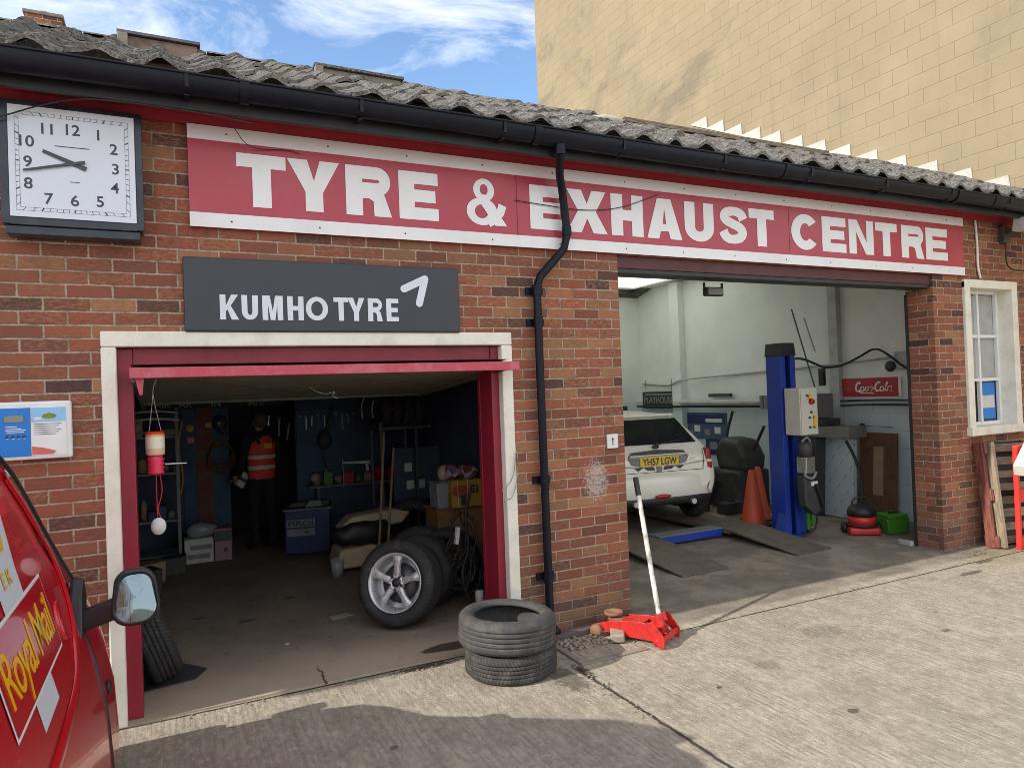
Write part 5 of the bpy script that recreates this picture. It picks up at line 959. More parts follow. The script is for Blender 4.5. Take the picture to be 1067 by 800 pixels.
TG = thing('power_drill', 'dark drill with a yellow tag hanging on the blue back wall', 'drill', (1.78, 4.45, 1.28)); MB().sphere((0, 0, 0), .10, 14, 10, (.9, .5, 1.2)).build('motor_housing', 'machine', TG); MB().tube([(.02, 0, .08), (.12, 0, .42)], .018, 8).build('shaft', 'machine', TG)
MB().tube(smooth_path([(0, 0, -.1), (-.03, 0, -.25), (.03, 0, -.38)], 1), .006, 6).build('lead', 'black', TG); MB().prism([(-.05, -.52), (.05, -.50), (.06, -.40), (.0, -.36)], -.005, .005, 'y').build('tag', 'yellow', TG)
WG = thing('air_gun', 'pale air gun on a hook at the right of the blue back wall', 'air gun', (1.95, 3.7, 1.03)); MB().tube([(-.12, 0, .02), (.22, 0, 0.0)], [.012, .022], 10).build('barrel', 'pale', WG); MB().bar((.16, 0, 0), (.17, 0, -.10), .03, .03).build('grip', 'pale', WG); MB().tube([(-.12, 0, .06), (-.115, 0, -.28)], .005, 6).build('hanger', 'steel', WG)
# tyre rack + hanging tyres
RK = thing('tyre_rack', 'dark steel tyre rack against the rear of the left bay', 'rack', (2.08, 3.0, .012))
for x in (.02, .42):
    for y in (0, .4): MB().box(x - .015, x + .015, y - .015, y + .015, 0, 1.50).build('post', 'dsteel', RK)
for y in (0, .4): MB().box(.0, .60, y - .012, y + .012, 1.42, 1.45).build('rail', 'dsteel', RK)
for i in range(4):
    o = tyre_mb(.24, .10, .16, 0, 40).build('tyre', 'tyre'); o.location = (2.12 + i * .115, 3.2 - i * .03, 1.66); o.rotation_euler = face_rot(200, 4)
    tag(o, '%s of four narrow tyres on the high rack' % ['leftmost', 'second from left', 'third from left', 'rightmost'][i], 'tyre', 'tyres on the high rack')
    tag(MB().grid([[(math.cos(t) * r_, math.sin(t) * r_, .056) for r_ in (.20, .228)] for t in [R(120 + k * 6) for k in range(16)]], True).build('paper_band', 'pale', None, 0, o.location, o.rotation_euler), 'white paper band stuck to the %s tyre on the high rack' % ['leftmost', 'second', 'third', 'rightmost'][i], 'paper band')
for i, (a, b) in enumerate((((1.86, 2.42, .02), (2.03, 2.62, 1.42)), ((1.94, 2.40, .02), (2.14, 2.66, 1.26)))):
    tag(MB().tube([a, b], .013, 10).build('broom_handle', 'stick'), ['taller', 'shorter'][i] + ' of two crossed wooden handles leaning on the rack', 'handle', 'wooden handles leaning on the rack')
for i, (x, z) in enumerate(((2.47, .98), (2.49, .78), (2.62, .78))): 
    o = MB().box(-.045, .045, -.02, .0, -.05, .05).build('wall_socket', 'pale', None, .004, (x, 3.24, z)); tag(o, ['upper white wall socket behind the rack', 'lower left white wall socket behind the rack', 'lower right white wall socket behind the rack'][i], 'socket', 'white sockets behind the rack')
MB().box(2.3, 2.86, 3.241, 3.27, .6, 1.2).build('socket_board', 'dark_wall', B)
# couch / seat, bucket, black bags
CS = thing('cream_seat', 'cream upholstered car seat heaped with black bags behind the alloy wheel', 'seat', (1.78, 2.85, .012))
s = MB().prism([(-.28, .05), (.25, .05), (.28, .22), (.10, .27), (-.24, .25)], -.22, .22, 'y'); s.build('seat_base', 'seat', CS, .04, None, None, 3)
MB().prism([(-.24, .44), (-.1, .56), (.35, .60), (.55, .56), (.45, .44), (.1, .40)], -.15, .12, 'y').build('seat_back', 'seat', CS, .04, None, None, 3)
sb_ = MB().sphere((1.80, 2.72, .40), .2, 20, 12, (1.7, .7, .62)); sb_.v = [(x, y + .04 * mnoise.noise(Vector((x * 9, y * 9, z * 9))), z + .05 * mnoise.noise(Vector((x * 11, z * 11, 2)))) for x, y, z in sb_.v]
tag(sb_.build('rubbish_bag', 'black'), 'black plastic bag lying across the cream seat', 'bag')
BK = thing('bucket', 'pale bucket on the floor beside the cream seat', 'bucket', (1.50, 2.62, .012)); MB().lathe([(.001, 0), (.055, 0), (.07, .17), (.065, .17), (.05, .01)], 24).build('tub', 'clear', BK)
stand_tyre((2.35, 2.75, .36), 250, 5, 'dark tyre at the rear beside the cream seat', .33, .2)
# drawers, boxes, bag
DW = thing('drawer_chest', 'small pine chest of drawers by the right jamb of the left bay', 'chest of drawers', (2.63, 2.2, .012))
MB().box(-.25, .25, -.15, .2, 0, .63).build('carcass', 'pine', DW, .004); MB().box(-.27, .27, -.17, .22, .631, .655).build('chest_top', 'pine', DW, .006)
for z in (.04, .24, .44):
    for x in (-.235, .01):
        d_ = MB().box(x, x + .225, -.162, -.151, z, z + .175).build('drawer', 'pine', DW, .004); MB().lathe([(.001, .0), (.01, .0), (.012, .012), (.001, .016)], 12, Matrix.Translation((x + .112, -.163, z + .09)) @ Matrix.Rotation(R(90), 4, 'X')).build('knob', 'dsteel', d_)
CB = thing('clear_tub', 'translucent grey plastic tub on the left end of the pine chest', 'tub', (2.44, 2.15, .67)); MB().prism([(-.055, 0), (.055, 0), (.065, .24), (-.065, .24)], -.12, .12, 'y').build('tub_body', 'clear', CB, .008); MB().box(-.07, .07, -.125, .125, .241, .255).build('lid', 'clear', CB, .004)
YC = thing('yellow_carton', 'yellow printed carton tied with string on the pine chest', 'box', (2.68, 2.08, .67)); MB().box(-.165, .18, -.1, .1, 0, .27).build('carton_body', 'boxprint', YC, .004); place_mesh(text_mesh('E1', .10, .001, .006), 'carton_print', 'clock_ink', YC, FRONT(.03, -.102, .14))
MB().box(-.07, -.02, -.103, -.101, .02, .12).build('carton_print', 'clock_ink', YC); MB().box(-.105, -.10, -.104, .104, -.0, .274).box(.0, .005, -.104, .104, 0.0, .274).build('string', 'pale', YC)
bg_ = MB().sphere((2.67, 2.08, 1.01), .12, 22, 14, (1.5, .8, .62)); bg_.v = [(x + .05 * mnoise.noise(Vector((x * 10, y * 10, z * 10 + 5))), y, max(.945, z + .07 * mnoise.noise(Vector((x * 12, z * 12, 2))))) for x, y, z in bg_.v]
tag(bg_.build('crumpled_bag', 'bagprint', None), 'crumpled red and white patterned bag on top of the yellow carton', 'bag')
tag(MB().sphere((2.52, 2.2, 1.0), .07, 14, 10, (1, .8, 1.2)).build('cloth_bundle', 'seat'), 'small cream cloth bundle left of the patterned bag on the carton', 'cloth')
cb = MB(); rc = random.Random(8)
for k in range(11):
    cx_, cz_ = 2.18 + rc.uniform(-.05, .05), .42 + rc.uniform(-.24, .24); a, b = rc.uniform(.06, .13), rc.uniform(.1, .24)
    cb.tube([(cx_ + a * math.cos(t), .95 + rc.uniform(-.02, .02) + .04 * math.sin(t * 2), max(.03, cz_ + b * math.sin(t))) for t in [2 * math.pi * q / 20 for q in range(21)]], .007, 6)
cb.tube(smooth_path([(2.30, 1.0, .95), (2.22, .95, .75), (2.26, .95, .5), (2.15, .92, .3), (2.24, .9, .03)], 2), .016, 8)
CBL = tag(cb.build('cable_bundle', 'rubber'), 'tangle of black cables and hoses hanging inside the right red jamb', 'cables')
MB().bar((2.12, .90, .56), (2.14, .90, .70), .05, .03).build('plug_block', 'pale', CBL, .006)
tag(MB().lathe([(.001, .012), (.035, .012), (.035, .17), (.03, .18), (.001, .18)], 18, Matrix.Translation((2.27, .80, 0))).build('aerosol_can', 'pale'), 'pale can on the floor at the foot of the cable bundle', 'can')
tag(MB().prism([(1.16, 1.22), (1.34, 1.27), (1.30, 1.36), (1.15, 1.32)], .013, .016, 'z').build('paper_scrap', worn('cream_paper', (.45, .42, .28), .7, .2)), 'cream scrap of paper on the floor left of the alloy wheel', 'paper')
cable('cable', [(.95, .9, 1.93), (.99, .85, 1.87), (1.08, .8, 1.83), (1.16, .8, 1.86), (1.12, .8, 1.82), (1.17, .8, 1.80)], .0025, 'pale', 'thin white wire dangling from the middle of the open door')
for i, (x, y, w) in enumerate(((.55, 1.6, .07), (.2, 1.9, .05), (.95, 2.1, .05), (.75, .85, .02))):
    tag(MB().prism([(x - w, y), (x, y - .02), (x + w, y + .01), (x, y + .025)], .013, .016, 'z').build('floor_scrap', 'machine' if i < 3 else 'pale'), ['dark flat scrap in the middle of the left bay floor', 'dark flat scrap toward the left shelving on the floor', 'dark flat scrap toward the blue cabinet on the floor', 'small pale scrap near the threshold on the floor'][i], 'scrap', 'scraps on the left bay floor')

rq = random.Random(21); ordn = ['first', 'second', 'third', 'fourth', 'fifth', 'sixth', 'seventh', 'eighth', 'ninth', 'tenth', 'eleventh', 'twelfth']
for i in range(10):       # tools hung in a row on the back wall above the cabinet
    x = 1.50 + i * .075; L = rq.uniform(.08, .22); o = thing('hanging_spanner', '%s from the left in the row of spanners hung high on the blue back wall' % ordn[i], 'spanner', (x, 4.54, 1.60 - .01 * (i % 3)), (0, R(rq.uniform(-6, 6)), 0), 'spanners hung on the blue back wall')
    MB().box(-.007, .007, -.004, .004, -L, 0).build('shank', 'steel' if i % 3 else 'dsteel', o); MB().lathe([(.009, -.005), (.020, -.005), (.020, .005), (.009, .005)], 12, Matrix.Rotation(R(90), 4, 'X'), True).build('ring_end', 'steel', o)
WSH = thing('wall_shelf', 'long dark shelf on the back wall of the left bay behind the cream seat', 'shelf', (1.55, 4.30, .70)); MB().box(0, 1.2, 0, .28, 0, .03).build('shelf_board', 'old_wood', WSH); MB().box(.1, .13, .05, .28, -.2, 0).build('bracket', 'dsteel', WSH); MB().box(1.0, 1.03, .05, .28, -.2, 0).build('bracket', 'dsteel', WSH)
x = .03
for i in range(9):
    w = rq.uniform(.07, .14); h = rq.uniform(.08, .2)
    mb = MB().box(-w / 2, w / 2, -.06, .06, 0, h) if i % 2 else MB().lathe([(.001, 0), (w / 2, 0), (w / 2, h * .8), (w * .2, h), (.001, h)], 14)
    tag(mb.build('parts_box' if i % 2 else 'oil_can', rq.choice(['wares', 'cardboard', 'card_white', 'grey', 'coke', 'green']), None, .003 if i % 2 else 0, (1.55 + x + w / 2, 4.42, .731)), '%s %s from the left on the long dark shelf behind the cream seat' % ('carton,' if i % 2 else 'round can,', ordn[i]), 'box' if i % 2 else 'can', 'goods on the long dark shelf'); x += w + rq.uniform(.005, .03)
for i, (x, y, z, m, sc_2) in enumerate(((.02, 3.75, .0, 'machine', .12), (-.2, 3.5, .0, 'cardboard', .13), (-.28, 2.9, .0, 'machine', .16), (2.62, 1.62, .0, 'wares', .12), (-.30, 2.3, .0, 'dark_blue', .13))):
    o = MB().prism([(-sc_2, 0), (sc_2, 0), (sc_2 * 1.1, sc_2 * 1.6), (-sc_2 * .95, sc_2 * 1.5)], -sc_2 * .8, sc_2 * .8, 'y').build('storage_crate', m, None, .012, (x, y, .013), (0, 0, R(12 * i)))
    tag(o, ['dark crate on the floor right of the back-left shelving', 'brown carton on the floor in front of the back-left shelving', 'dark box by the left wall beyond the leaning wheel', 'patterned carton on the floor before the pine chest', 'dark blue crate nearest the left wall jamb'][i], 'crate')
cable('air_hose', [(.16, 4.2, 1.62), (.10, 4.1, 1.3), (.16, 4.05, 1.0), (.12, 4.1, .8)], .010, 'orange', 'thin brown hose hanging beside the back-left shelving', 'hose')
# ================================================================== RIGHT BAY INTERIOR
LF = thing('car_lift', 'blue vehicle lift with brown steel runways, ramps and a tall blue post with control box', 'car lift', (0, 0, 0))
for x0_, x1_ in ((4.30, 4.87), (5.80, 6.30)):
    r_ = MB().box(x0_, x1_, 1.66, 6.2, .06, .110).build('runway', 'ramp', LF, .004)
    MB().prism([(.70, .004), (.70, .012), (1.655, .113), (1.655, .088)], x0_ - .01, x1_ + .01, 'x').build('approach_ramp', 'ramp', LF, .002)
    MB().tube([(x0_ - .0, .72, .014), (x1_, .72, .014)], .010, 8).build('ramp_lip', 'dsteel', LF)
MB().box(4.88, 5.79, 1.78, 1.98, .03, .115).build('crossbeam', 'lift_blue', LF, .006)
MB().box(4.88, 5.79, 1.775, 1.985, .116, .124).build('crossbeam_edge', 'grey', LF)
po = MB(); po.box(6.42, 6.46, 1.40, 1.62, .0, 2.10).box(6.46, 6.62, 1.58, 1.62, 0, 2.10).box(6.62, 6.66, 1.40, 1.62, 0, 2.10).box(6.46, 6.50, 1.40, 1.43, 0, 2.10).box(6.58, 6.62, 1.40, 1.43, 0, 2.10)
POST = po.build('post', 'lift_blue', LF, .004); MB().prism([(6.41, 2.10), (6.67, 2.10), (6.645, 2.25), (6.435, 2.25)], 1.39, 1.63, 'y').build('post_cap', 'black', POST, .006)
MB().box(6.36, 6.72, 1.34, 1.68, .0, .014).build('foot_plate', 'lift_blue', POST); MB().prism([(6.33, .02), (6.42, .02), (6.42, .26)], 1.36, 1.52, 'y').build('gusset', 'lift_blue', POST, .003)
MB().prism([(6.66, .02), (6.82, .02), (6.665, 1.25)], 1.42, 1.45, 'y').build('gusset', 'lift_blue', POST, .003)
CT = MB().box(6.44, 6.72, 1.16, 1.38, 1.18, 1.72).build('control_box', 'box_cream', LF, .008)
MB().box(6.45, 6.71, 1.150, 1.159, 1.19, 1.71).build('box_door', 'box_cream', CT, .003)
def knob(x, z, r, m, par, y=1.149, nm='button', d=.02): return MB().lathe([(r, 0), (r, d * .6), (r * .8, d), (.001, d)], 18, Matrix.Translation((x, y, z)) @ Matrix.Rotation(R(90), 4, 'X')).build(nm, m, par)
knob(6.60, 1.56, .032, 'lamp_red', CT, nm='emergency_stop', d=.04); MB().box(6.555, 6.60, 1.122, 1.149, 1.595, 1.635).build('warning_label', 'yellow', CT); MB().box(6.63, 6.66, 1.122, 1.149, 1.27, 1.40).build('warning_label', 'yellow', CT)
for x, z in ((6.54, 1.63), (6.60, 1.44), (6.57, 1.38), (6.64, 1.38), (6.57, 1.27), (6.64, 1.27)): knob(x, z, .013, 'clock_ink', CT)
HU = thing('hydraulic_unit', 'grey hydraulic power unit with motor and hoses mounted beside the blue post', 'hydraulic unit', (6.56, 1.22, 0))
MB().lathe([(.001, 1.10), (.06, 1.10), (.075, 1.04), (.075, .93), (.001, .93)], 20).build('motor_cap', 'machine', HU); MB().box(-.07, .08, -.07, .07, .74, .93).build('valve_block', 'steel', HU, .01)
MB().prism([(-.10, .73), (.06, .73), (.16, .30), (.06, .26), (-.08, .38)], -.06, .06, 'y').build('tank', 'machine', HU, .02); MB().box(.0, .10, -.072, -.061, .60, .65).build('name_plate', 'pale', HU)
MB().tube(smooth_path([(-.06, -.05, .82), (-.12, -.08, .72), (.0, -.1, .68), (.05, -.1, .76)], 2), .014, 8).tube(smooth_path([(-.05, 0, 1.10), (.03, -.02, 1.17), (.10, 0, 1.05), (.09, 0, .8)], 2), .013, 8).build('oil_hose', 'grey', HU)
MB().bar((.05, -.08, .62), (.16, -.08, .35), .045, .02).build('support_strut', 'black', HU)
MB().tube(smooth_path([(.12, 0, .35), (.16, .0, .16), (.10, .02, .05), (-.05, .05, .02)], 2), .012, 8).build('floor_hose', 'black', HU)
GT = thing('wheel_dolly', 'bright green metal dolly behind the hydraulic unit beside the blue post', 'dolly', (6.80, 1.42, 0.001)); MB().box(-.05, .0, -.03, .06, .04, .36).box(.03, .075, -.03, .05, .08, .28).build('frame', 'green', GT, .008); MB().box(-.055, .08, -.02, .02, .10, .14).build('cross_piece', 'green', GT, .004)
MB().lathe([(.001, -.015), (.03, -.015), (.03, .015), (.001, .015)], 16, Matrix.Translation((-.02, 0, .03)) @ Matrix.Rotation(R(90), 4, 'Y')).build('castor', 'black', GT)
# mini hatchback from behind
CAR = thing('hatchback_car', 'cream hatchback with yellow plate YH57 LGW standing on the lift', 'car', (5.30, 2.30, .112), (0, 0, R(-9)))
# stations along local Y (0 = rear bumper, + to the front)
def car_section(y):
    # returns list of (x,z) right side from sill to roof centre
    prof = [(-.02, .28, .78, .80, .62, .92, .62), ]
    return prof
rows = []; cprof = [  # y, waist half width, bottom z, belt z, roof z, roof half width
    (-.02, .70, .40, .76, .78, .60), (.0, .765, .37, .82, .84, .62), (.03, .80, .36, .85, .88, .60), (.07, .81, .36, .885, .93, .57), (.10, .82, .36, .905, 1.00, .54), (.22, .83, .36, .92, 1.20, .47), (.32, .84, .36, .925, 1.31, .42), (.42, .84, .36, .93, 1.345, .40),
    (.85, .84, .34, .92, 1.365, .42), (1.0, .85, .22, .92, 1.37, .42), (1.9, .85, .22, .91, 1.33, .43), (2.2, .85, .22, .90, 1.22, .54), (2.6, .845, .22, .88, .93, .60), (3.2, .82, .24, .78, .82, .60), (3.5, .74, .26, .66, .70, .55), (3.6, .62, .30, .5, .52, .5)]
for y, w, zb, zw, zr, wr in cprof:
    r = [(w * .93, zb), (w, zb + .10), (w + .006, zb + .26), (w * .95, zb + .42), (w * .915, zw - .03), (w * .885, zw), (wr + (w - wr) * .55, zw + (zr - zw) * .5), (wr + .03, zr - (zr - zw) * .12), (wr - .05, zr), (0, zr + .02)]
    rows.append([(x, y, z) for x, z in r] + [(-x, y, z) for x, z in r[::-1][1:]])
cb_ = MB().grid(rows, True); cb_.add(rows[0], [tuple(range(len(rows[0])))]); cb_.add(rows[-1], [tuple(range(len(rows[-1])))])
body = cb_.build('car_body', 'mini_cream', CAR, 0); sm_ = body.modifiers.new('sub', 'SUBSURF'); sm_.levels = 1; sm_.render_levels = 1
def ry(z):   # rear surface y at height z (centre)
    pts = [(.30, -.015), (.55, -.02), (.62, .0), (.86, .03), (.93, .06), (1.0, .10), (1.24, .22), (1.36, .32), (1.40, .42)]
    for (a, ya), (b, yb) in zip(pts, pts[1:]):
        if z <= b: return ya + (yb - ya) * max(0, (z - a)) / (b - a)
    return .42
def rear_patch(poly, name, m, par=CAR, off=.008, bow=.04):
    mb = MB(); mb.add([(x, ry(z) - off + bow * (x / .7) ** 2 - .0, z) for x, z in poly], [tuple(range(len(poly)))]); return mb.build(name, m, par)
def rear_band(x0_, x1_, zl, zh, name, m, par=CAR, off=.01, n=14, bow=.05, inset=0):
    rr = []
    for k in range(5):
        z = zl + (zh - zl) * k / 4; rr.append([((x0_ + inset * k / 4) + ((x1_ - inset * k / 4) - (x0_ + inset * k / 4)) * i / n, ry(z) - off + bow * ((x0_ + (x1_ - x0_) * i / n) / .7) ** 2, z) for i in range(n + 1)])
    return MB().grid(rr, True).build(name, m, par)
rear_band(-.585, .585, 0.985, 1.285, 'rear_window', 'car_glass', off=.024, inset=.19, bow=.03)
MB().bar((.02, .045, .985), (.34, .07, 1.02), .018, .012).sphere((.02, .05, .985), .022, 10, 6, (1, .6, 1)).build('rear_wiper', 'black', CAR)
MB().prism([(-.40, 1.31), (.40, 1.31), (.36, 1.345), (-.36, 1.345)], .25, .40, 'y').build('roof_spoiler', 'mini_cream', CAR, .012)
bum = []
for z, o_ in ((.32, .05), (.35, .080), (.44, .085), (.54, .085), (.60, .075), (.64, .03)):
    bum.append([(.815 * math.sin(R(a)) * 1.0, -o_ + .22 * (1 - math.cos(R(a))) , z) for a in range(-88, 89, 8)])
MB().grid(bum, True).build('rear_bumper', 'mini_cream', CAR)
bum = [[(.79 * math.sin(R(a)), -o_ + .22 * (1 - math.cos(R(a))), z) for a in range(-88, 89, 8)] for z, o_ in ((.255, .03), (.27, .080), (.34, .092), (.355, .085))]
MB().grid(bum, True).build('bumper_skirt', 'black', CAR)
MB().box(-.62, .62, -.022, -.018, .655, .662).build('boot_gap', 'black', CAR)
pl_ = MB().box(-.26, .26, -.045, -.030, .735, .845).build('number_plate', 'plate', CAR, .004); place_mesh(text_mesh('YH57 LGW', .115, .0008, .003, .46), 'plate_text', 'clock_ink', pl_, FRONT(-.23, -.0465, .75))
MB().prism([(-.40, .845), (-.34, .905), (0, .925), (.34, .905), (.40, .845), (.36, .86), (-.36, .86)], -.02, .03, 'y').build('boot_handle', 'dark_glass', CAR, .004)
MB().box(-.38, .38, -.035, .0, .858, .872).build('chrome_trim', 'chrome', CAR, .003)
MB().sphere((0, .045, .955), .045, 14, 8, (1.1, .25, .5)).build('badge', 'black', CAR)
# union flag pattern around the plate
for pts_, m in (([(-.40, .84), (-.27, .84), (-.27, .74), (-.36, .76)], 'grey'), ([(.27, .84), (.40, .84), (.36, .76), (.27, .74)], 'grey'), ([(-.33, .725), (-.22, .725), (-.28, .685)], 'clock_ink'), ([(.22, .725), (.33, .725), (.28, .685)], 'clock_ink'), ([(-.20, .725), (-.08, .725), (-.06, .685), (-.16, .69)], 'clock_ink'), ([(.08, .725), (.20, .725), (.16, .69), (.06, .685)], 'clock_ink'), ([(-.035, .725), (.035, .725), (.03, .665), (-.03, .665)], 'grey')):
    MB().prism(pts_, -.040, -.012, 'y').build('flag_decal', m, CAR)
for sx in (-1, 1): MB().tube([(sx * .60, -.024, .66), (sx * .62, -.024, .80), (sx * .60, -.01, .90)], .004, 6).build('boot_gap', 'black', CAR)
MB().box(.43, .50, -.028, -.018, .79, .81).build('model_badge', 'chrome', CAR)
for sx in (-1, 1):
    tl = MB().prism([(sx * .655, .655), (sx * .745, .655), (sx * .72, .90), (sx * .665, .92), (sx * .64, .80)], -.022, .14, 'y').build('tail_lamp', 'lamp_red', CAR, .02)
    MB().prism([(sx * .66, .74), (sx * .725, .74), (sx * .72, .775), (sx * .66, .775)], -.032, -.023, 'y').build('lamp_lens', 'pale', tl, .004)
MB().sphere((.0, -.10, .375), .085, 18, 8, (1.3, .2, .32)).build('fog_lamp', 'lamp_red', CAR)
MB().tube([(.42, .0, .285), (.42, -.10, .285)], .034, 16).build('exhaust_pipe', 'chrome', CAR); MB().tube([(-.36, .0, .30), (-.36, -.11, .30)], .032, 16).build('exhaust_pipe', 'chrome', CAR)
for sx in (-1, 1):
    for y in (.46, 2.95):
        w_ = MB().lathe(tyre_profile(.29, .17, .19), 40, Matrix.Translation((sx * .715, y, .285)) @ Matrix.Rotation(R(90), 4, 'Y'), True).build('wheel', 'tyre', CAR); MB().lathe([(.19, sx * .06), (.05, sx * .05), (.001, sx * .05)], 24, Matrix.Translation((sx * .715, y, .285)) @ Matrix.Rotation(R(90), 4, 'Y')).build('wheel_rim', 'alloy', w_)
MB().box(-.55, .55, .14, 3.3, .27, .40).build('underbody', 'black', CAR)
for sx in (-1, 1): MB().sphere((sx * .70, .10, .60), .05, 10, 8, (.3, .5, .5)).build('side_reflector', 'lamp_red', CAR)
# cones
def cone_at(x, y, z, s, label, rot=(0, 0, 0)):
    o = thing('traffic_cone', label, 'traffic cone', (x, y, z), rot, 'orange cones by the blue post'); MB().lathe([(.155 * s, .03), (.15 * s, .04), (.045 * s, .66), (.03 * s, .70), (.02 * s, .70), (.03 * s, .64)], 28).build('cone_body', 'cone', o)
    MB().box(-.19 * s, .19 * s, -.19 * s, .19 * s, 0, .03).build('cone_base', 'black', o, .01); return o
cone_at(6.62, 2.12, .0, 1.0, 'scuffed orange traffic cone standing in front, nearer the camera, left of the blue post'); cone_at(6.93, 2.32, .0, .92, 'orange traffic cone half hidden behind the other cone and the blue post')
# tyre machine (dark), tube heater, posters
TM = thing('tyre_changer', 'large dark tyre changing machine by the side wall left of the cones', 'tyre changer', (7.55, 3.35, 0))
MB().box(-.3, .3, -.35, .35, 0, .55).build('machine_base', 'machine', TM, .04); MB().prism([(-.36, .50), (.18, .52), (.26, .80), (.10, 1.02), (-.26, .98), (-.40, .74)], -.22, .22, 'x').build('bead_breaker', 'machine', TM, .09, None, None, 4)
MB().tube([(0, -.3, .75), (.05, -.52, 1.18)], .022, 10).build('lever', 'black', TM); MB().tube(smooth_path([(0, .2, .8), (.06, .24, 1.05), (.08, .12, 1.38)], 2), .022, 10).build('lever', 'black', TM)
tw = tyre_mb(.30, .2, .2, 0, 40); tw.build('mounted_tyre', 'tyre', TM, 0, (-.25, .35, .38), (R(70), 0, R(40)))
MB().box(-.32, -.30, -.1, .1, .35, .5).build('warning_plate', 'machine', TM)
jk = MB()
rj_ = random.Random(4)
for i, (x, y, h, m, l) in enumerate(((7.0, 2.9, .16, 'machine', 'low dark toolbox on the floor between the runway and the machine'), (6.75, 3.3, .12, 'dsteel', 'grey metal case on the floor behind the cones'), (6.95, 3.9, .3, 'machine', 'dark oil drum standing behind the cones'))):
    if i < 2: o = MB().box(-.18, .18, -.1, .1, 0, h).box(-.06, .06, -.01, .01, h, h + .03).build('toolbox', m, None, .01, (x, y, .001), (0, 0, .4 * i))
    else: o = MB().lathe([(.001, 0), (.15, 0), (.155, .1), (.15, .2), (.155, h), (.001, h)], 24).build('oil_drum', m, None, 0, (x, y, .001))
    tag(o, l, ['toolbox', 'case', 'drum'][i])
TH = thing('tube_heater', 'long pale grey tube running low along the side wall behind the car', 'tube', (0, 0, 0)); MB().tube([(8.1, 3.2, 1.50), (8.1, 5.2, 1.50)], .045, 14).build('tube_body', 'tube', TH); MB().tube([(8.12, 2.2, 1.43), (8.12, 6.5, 1.43)], .018, 8).build('black_pipe', 'black', TH)
for y in (3.22, 3.30): MB().box(8.04, 8.16, y - .03, y + .03, 1.40, 1.60).build('pipe_clamp', 'grey', TH, .004)
tag(MB().box(8.18, 8.24, 4.1, 4.6, 1.585, 1.64).build('wall_lamp', 'machine'), 'small dark box fixed above the grey tube on the side wall', 'box')
cable('conduit', [(8.26, 6.5, 1.86), (8.26, 5.7, 1.80), (8.12, 5.5, 1.82), (8.12, 5.2, 1.90), (8.25, 4.5, 1.93), (8.25, 2.3, 2.0), (8.10, 2.1, 2.0), (8.25, 1.9, 2.02), (8.25, .9, 2.08)], .016, 'tube', 'grey conduit running along the side wall above the red cola sign', 'conduit', it=1)
for i, z in enumerate((1.50, 1.44)): cable('pipe', [(8.2, 2.2, z), (8.22, 1.6, z + .02), (8.22, .8, z + .01)], .013, 'black', ['upper', 'lower'][i] + ' of two black pipes on the side wall under the red cola sign', 'pipe', 'black pipes under the cola sign', 1)
PO = thing('parts_poster', 'blue poster with dark pictures on the side wall right of the car', 'poster', (8.272, 4.8, 1.1)); MB().box(-.008, 0, -.52, .52, -.23, .22).build('poster_sheet', 'strip_blue', PO); MB().box(-.012, -.009, -.48, .48, .03, .18).build('poster_band', 'dark_blue', PO)
MB().box(-.014, -.0125, -.42, -.02, .06, .12).build('poster_title', 'pale', PO)
place_mesh(text_mesh('EXIDE', .01, .0003), 'x', 'pale', PO, SIDE(-.015, 0, .08)) if False else None
for k_, (y_, z_) in enumerate(((-.3, -.08), (-.05, -.12), (.2, -.06), (.38, -.14))): MB().box(-.013, -.0085, y_ - .07, y_ + .07, z_ - .05, z_ + .06).build('poster_picture', 'grey' if k_ % 2 else 'pale', PO)
PN = thing('price_board', 'dark framed board with pale notices below the blue poster', 'notice board', (8.272, 4.5, .75)); MB().box(-.012, 0, -.3, .3, -.14, .13).build('board', 'dark_blue', PN); MB().box(-.016, -.013, -.22, -.04, -.04, .09).box(-.016, -.013, .02, .2, -.05, .08).build('notice', 'grey', PN)
PS = thing('playhouse_sign', 'small black sign with grey letters hanging beside the conduit above the car', 'sign', (8.20, 5.95, 1.55)); MB().box(-.01, .01, -.48, .48, -.16, .15).build('sign_board', 'black', PS); place_mesh(text_mesh('PLAYHOUSE', .16, .001, .004, .86), 'sign_text', 'grey', PS, SIDE(-.012, .43, -.06)); MB().tube([(0, -.38, .15), (0, -.38, .38)], .004, 5).tube([(0, .38, .15), (0, .38, .38)], .004, 5).build('hanger', 'black', PS); MB().box(-.012, -.01, -.40, .40, .085, .115).build('sign_line', 'grey', PS)
DM = thing('stand_lamp', 'dark equipment stand with a triangular top at the far left of the right bay', 'equipment stand', (6.35, 4.9, 0)); MB().tube([(0, 0, 0), (0, 0, 1.6)], .03, 10).build('pole', 'machine', DM); MB().prism([(-.12, 1.86), (.12, 1.86), (0, 2.06)], -.02, .02, 'y').build('triangle_top', 'machine', DM); MB().sphere((-.02, 0, 1.62), .14, 14, 10, (.9, .7, 1.1)).box(-.1, .32, -.1, .1, 1.38, 1.5).build('lamp_head', 'machine', DM, 0)
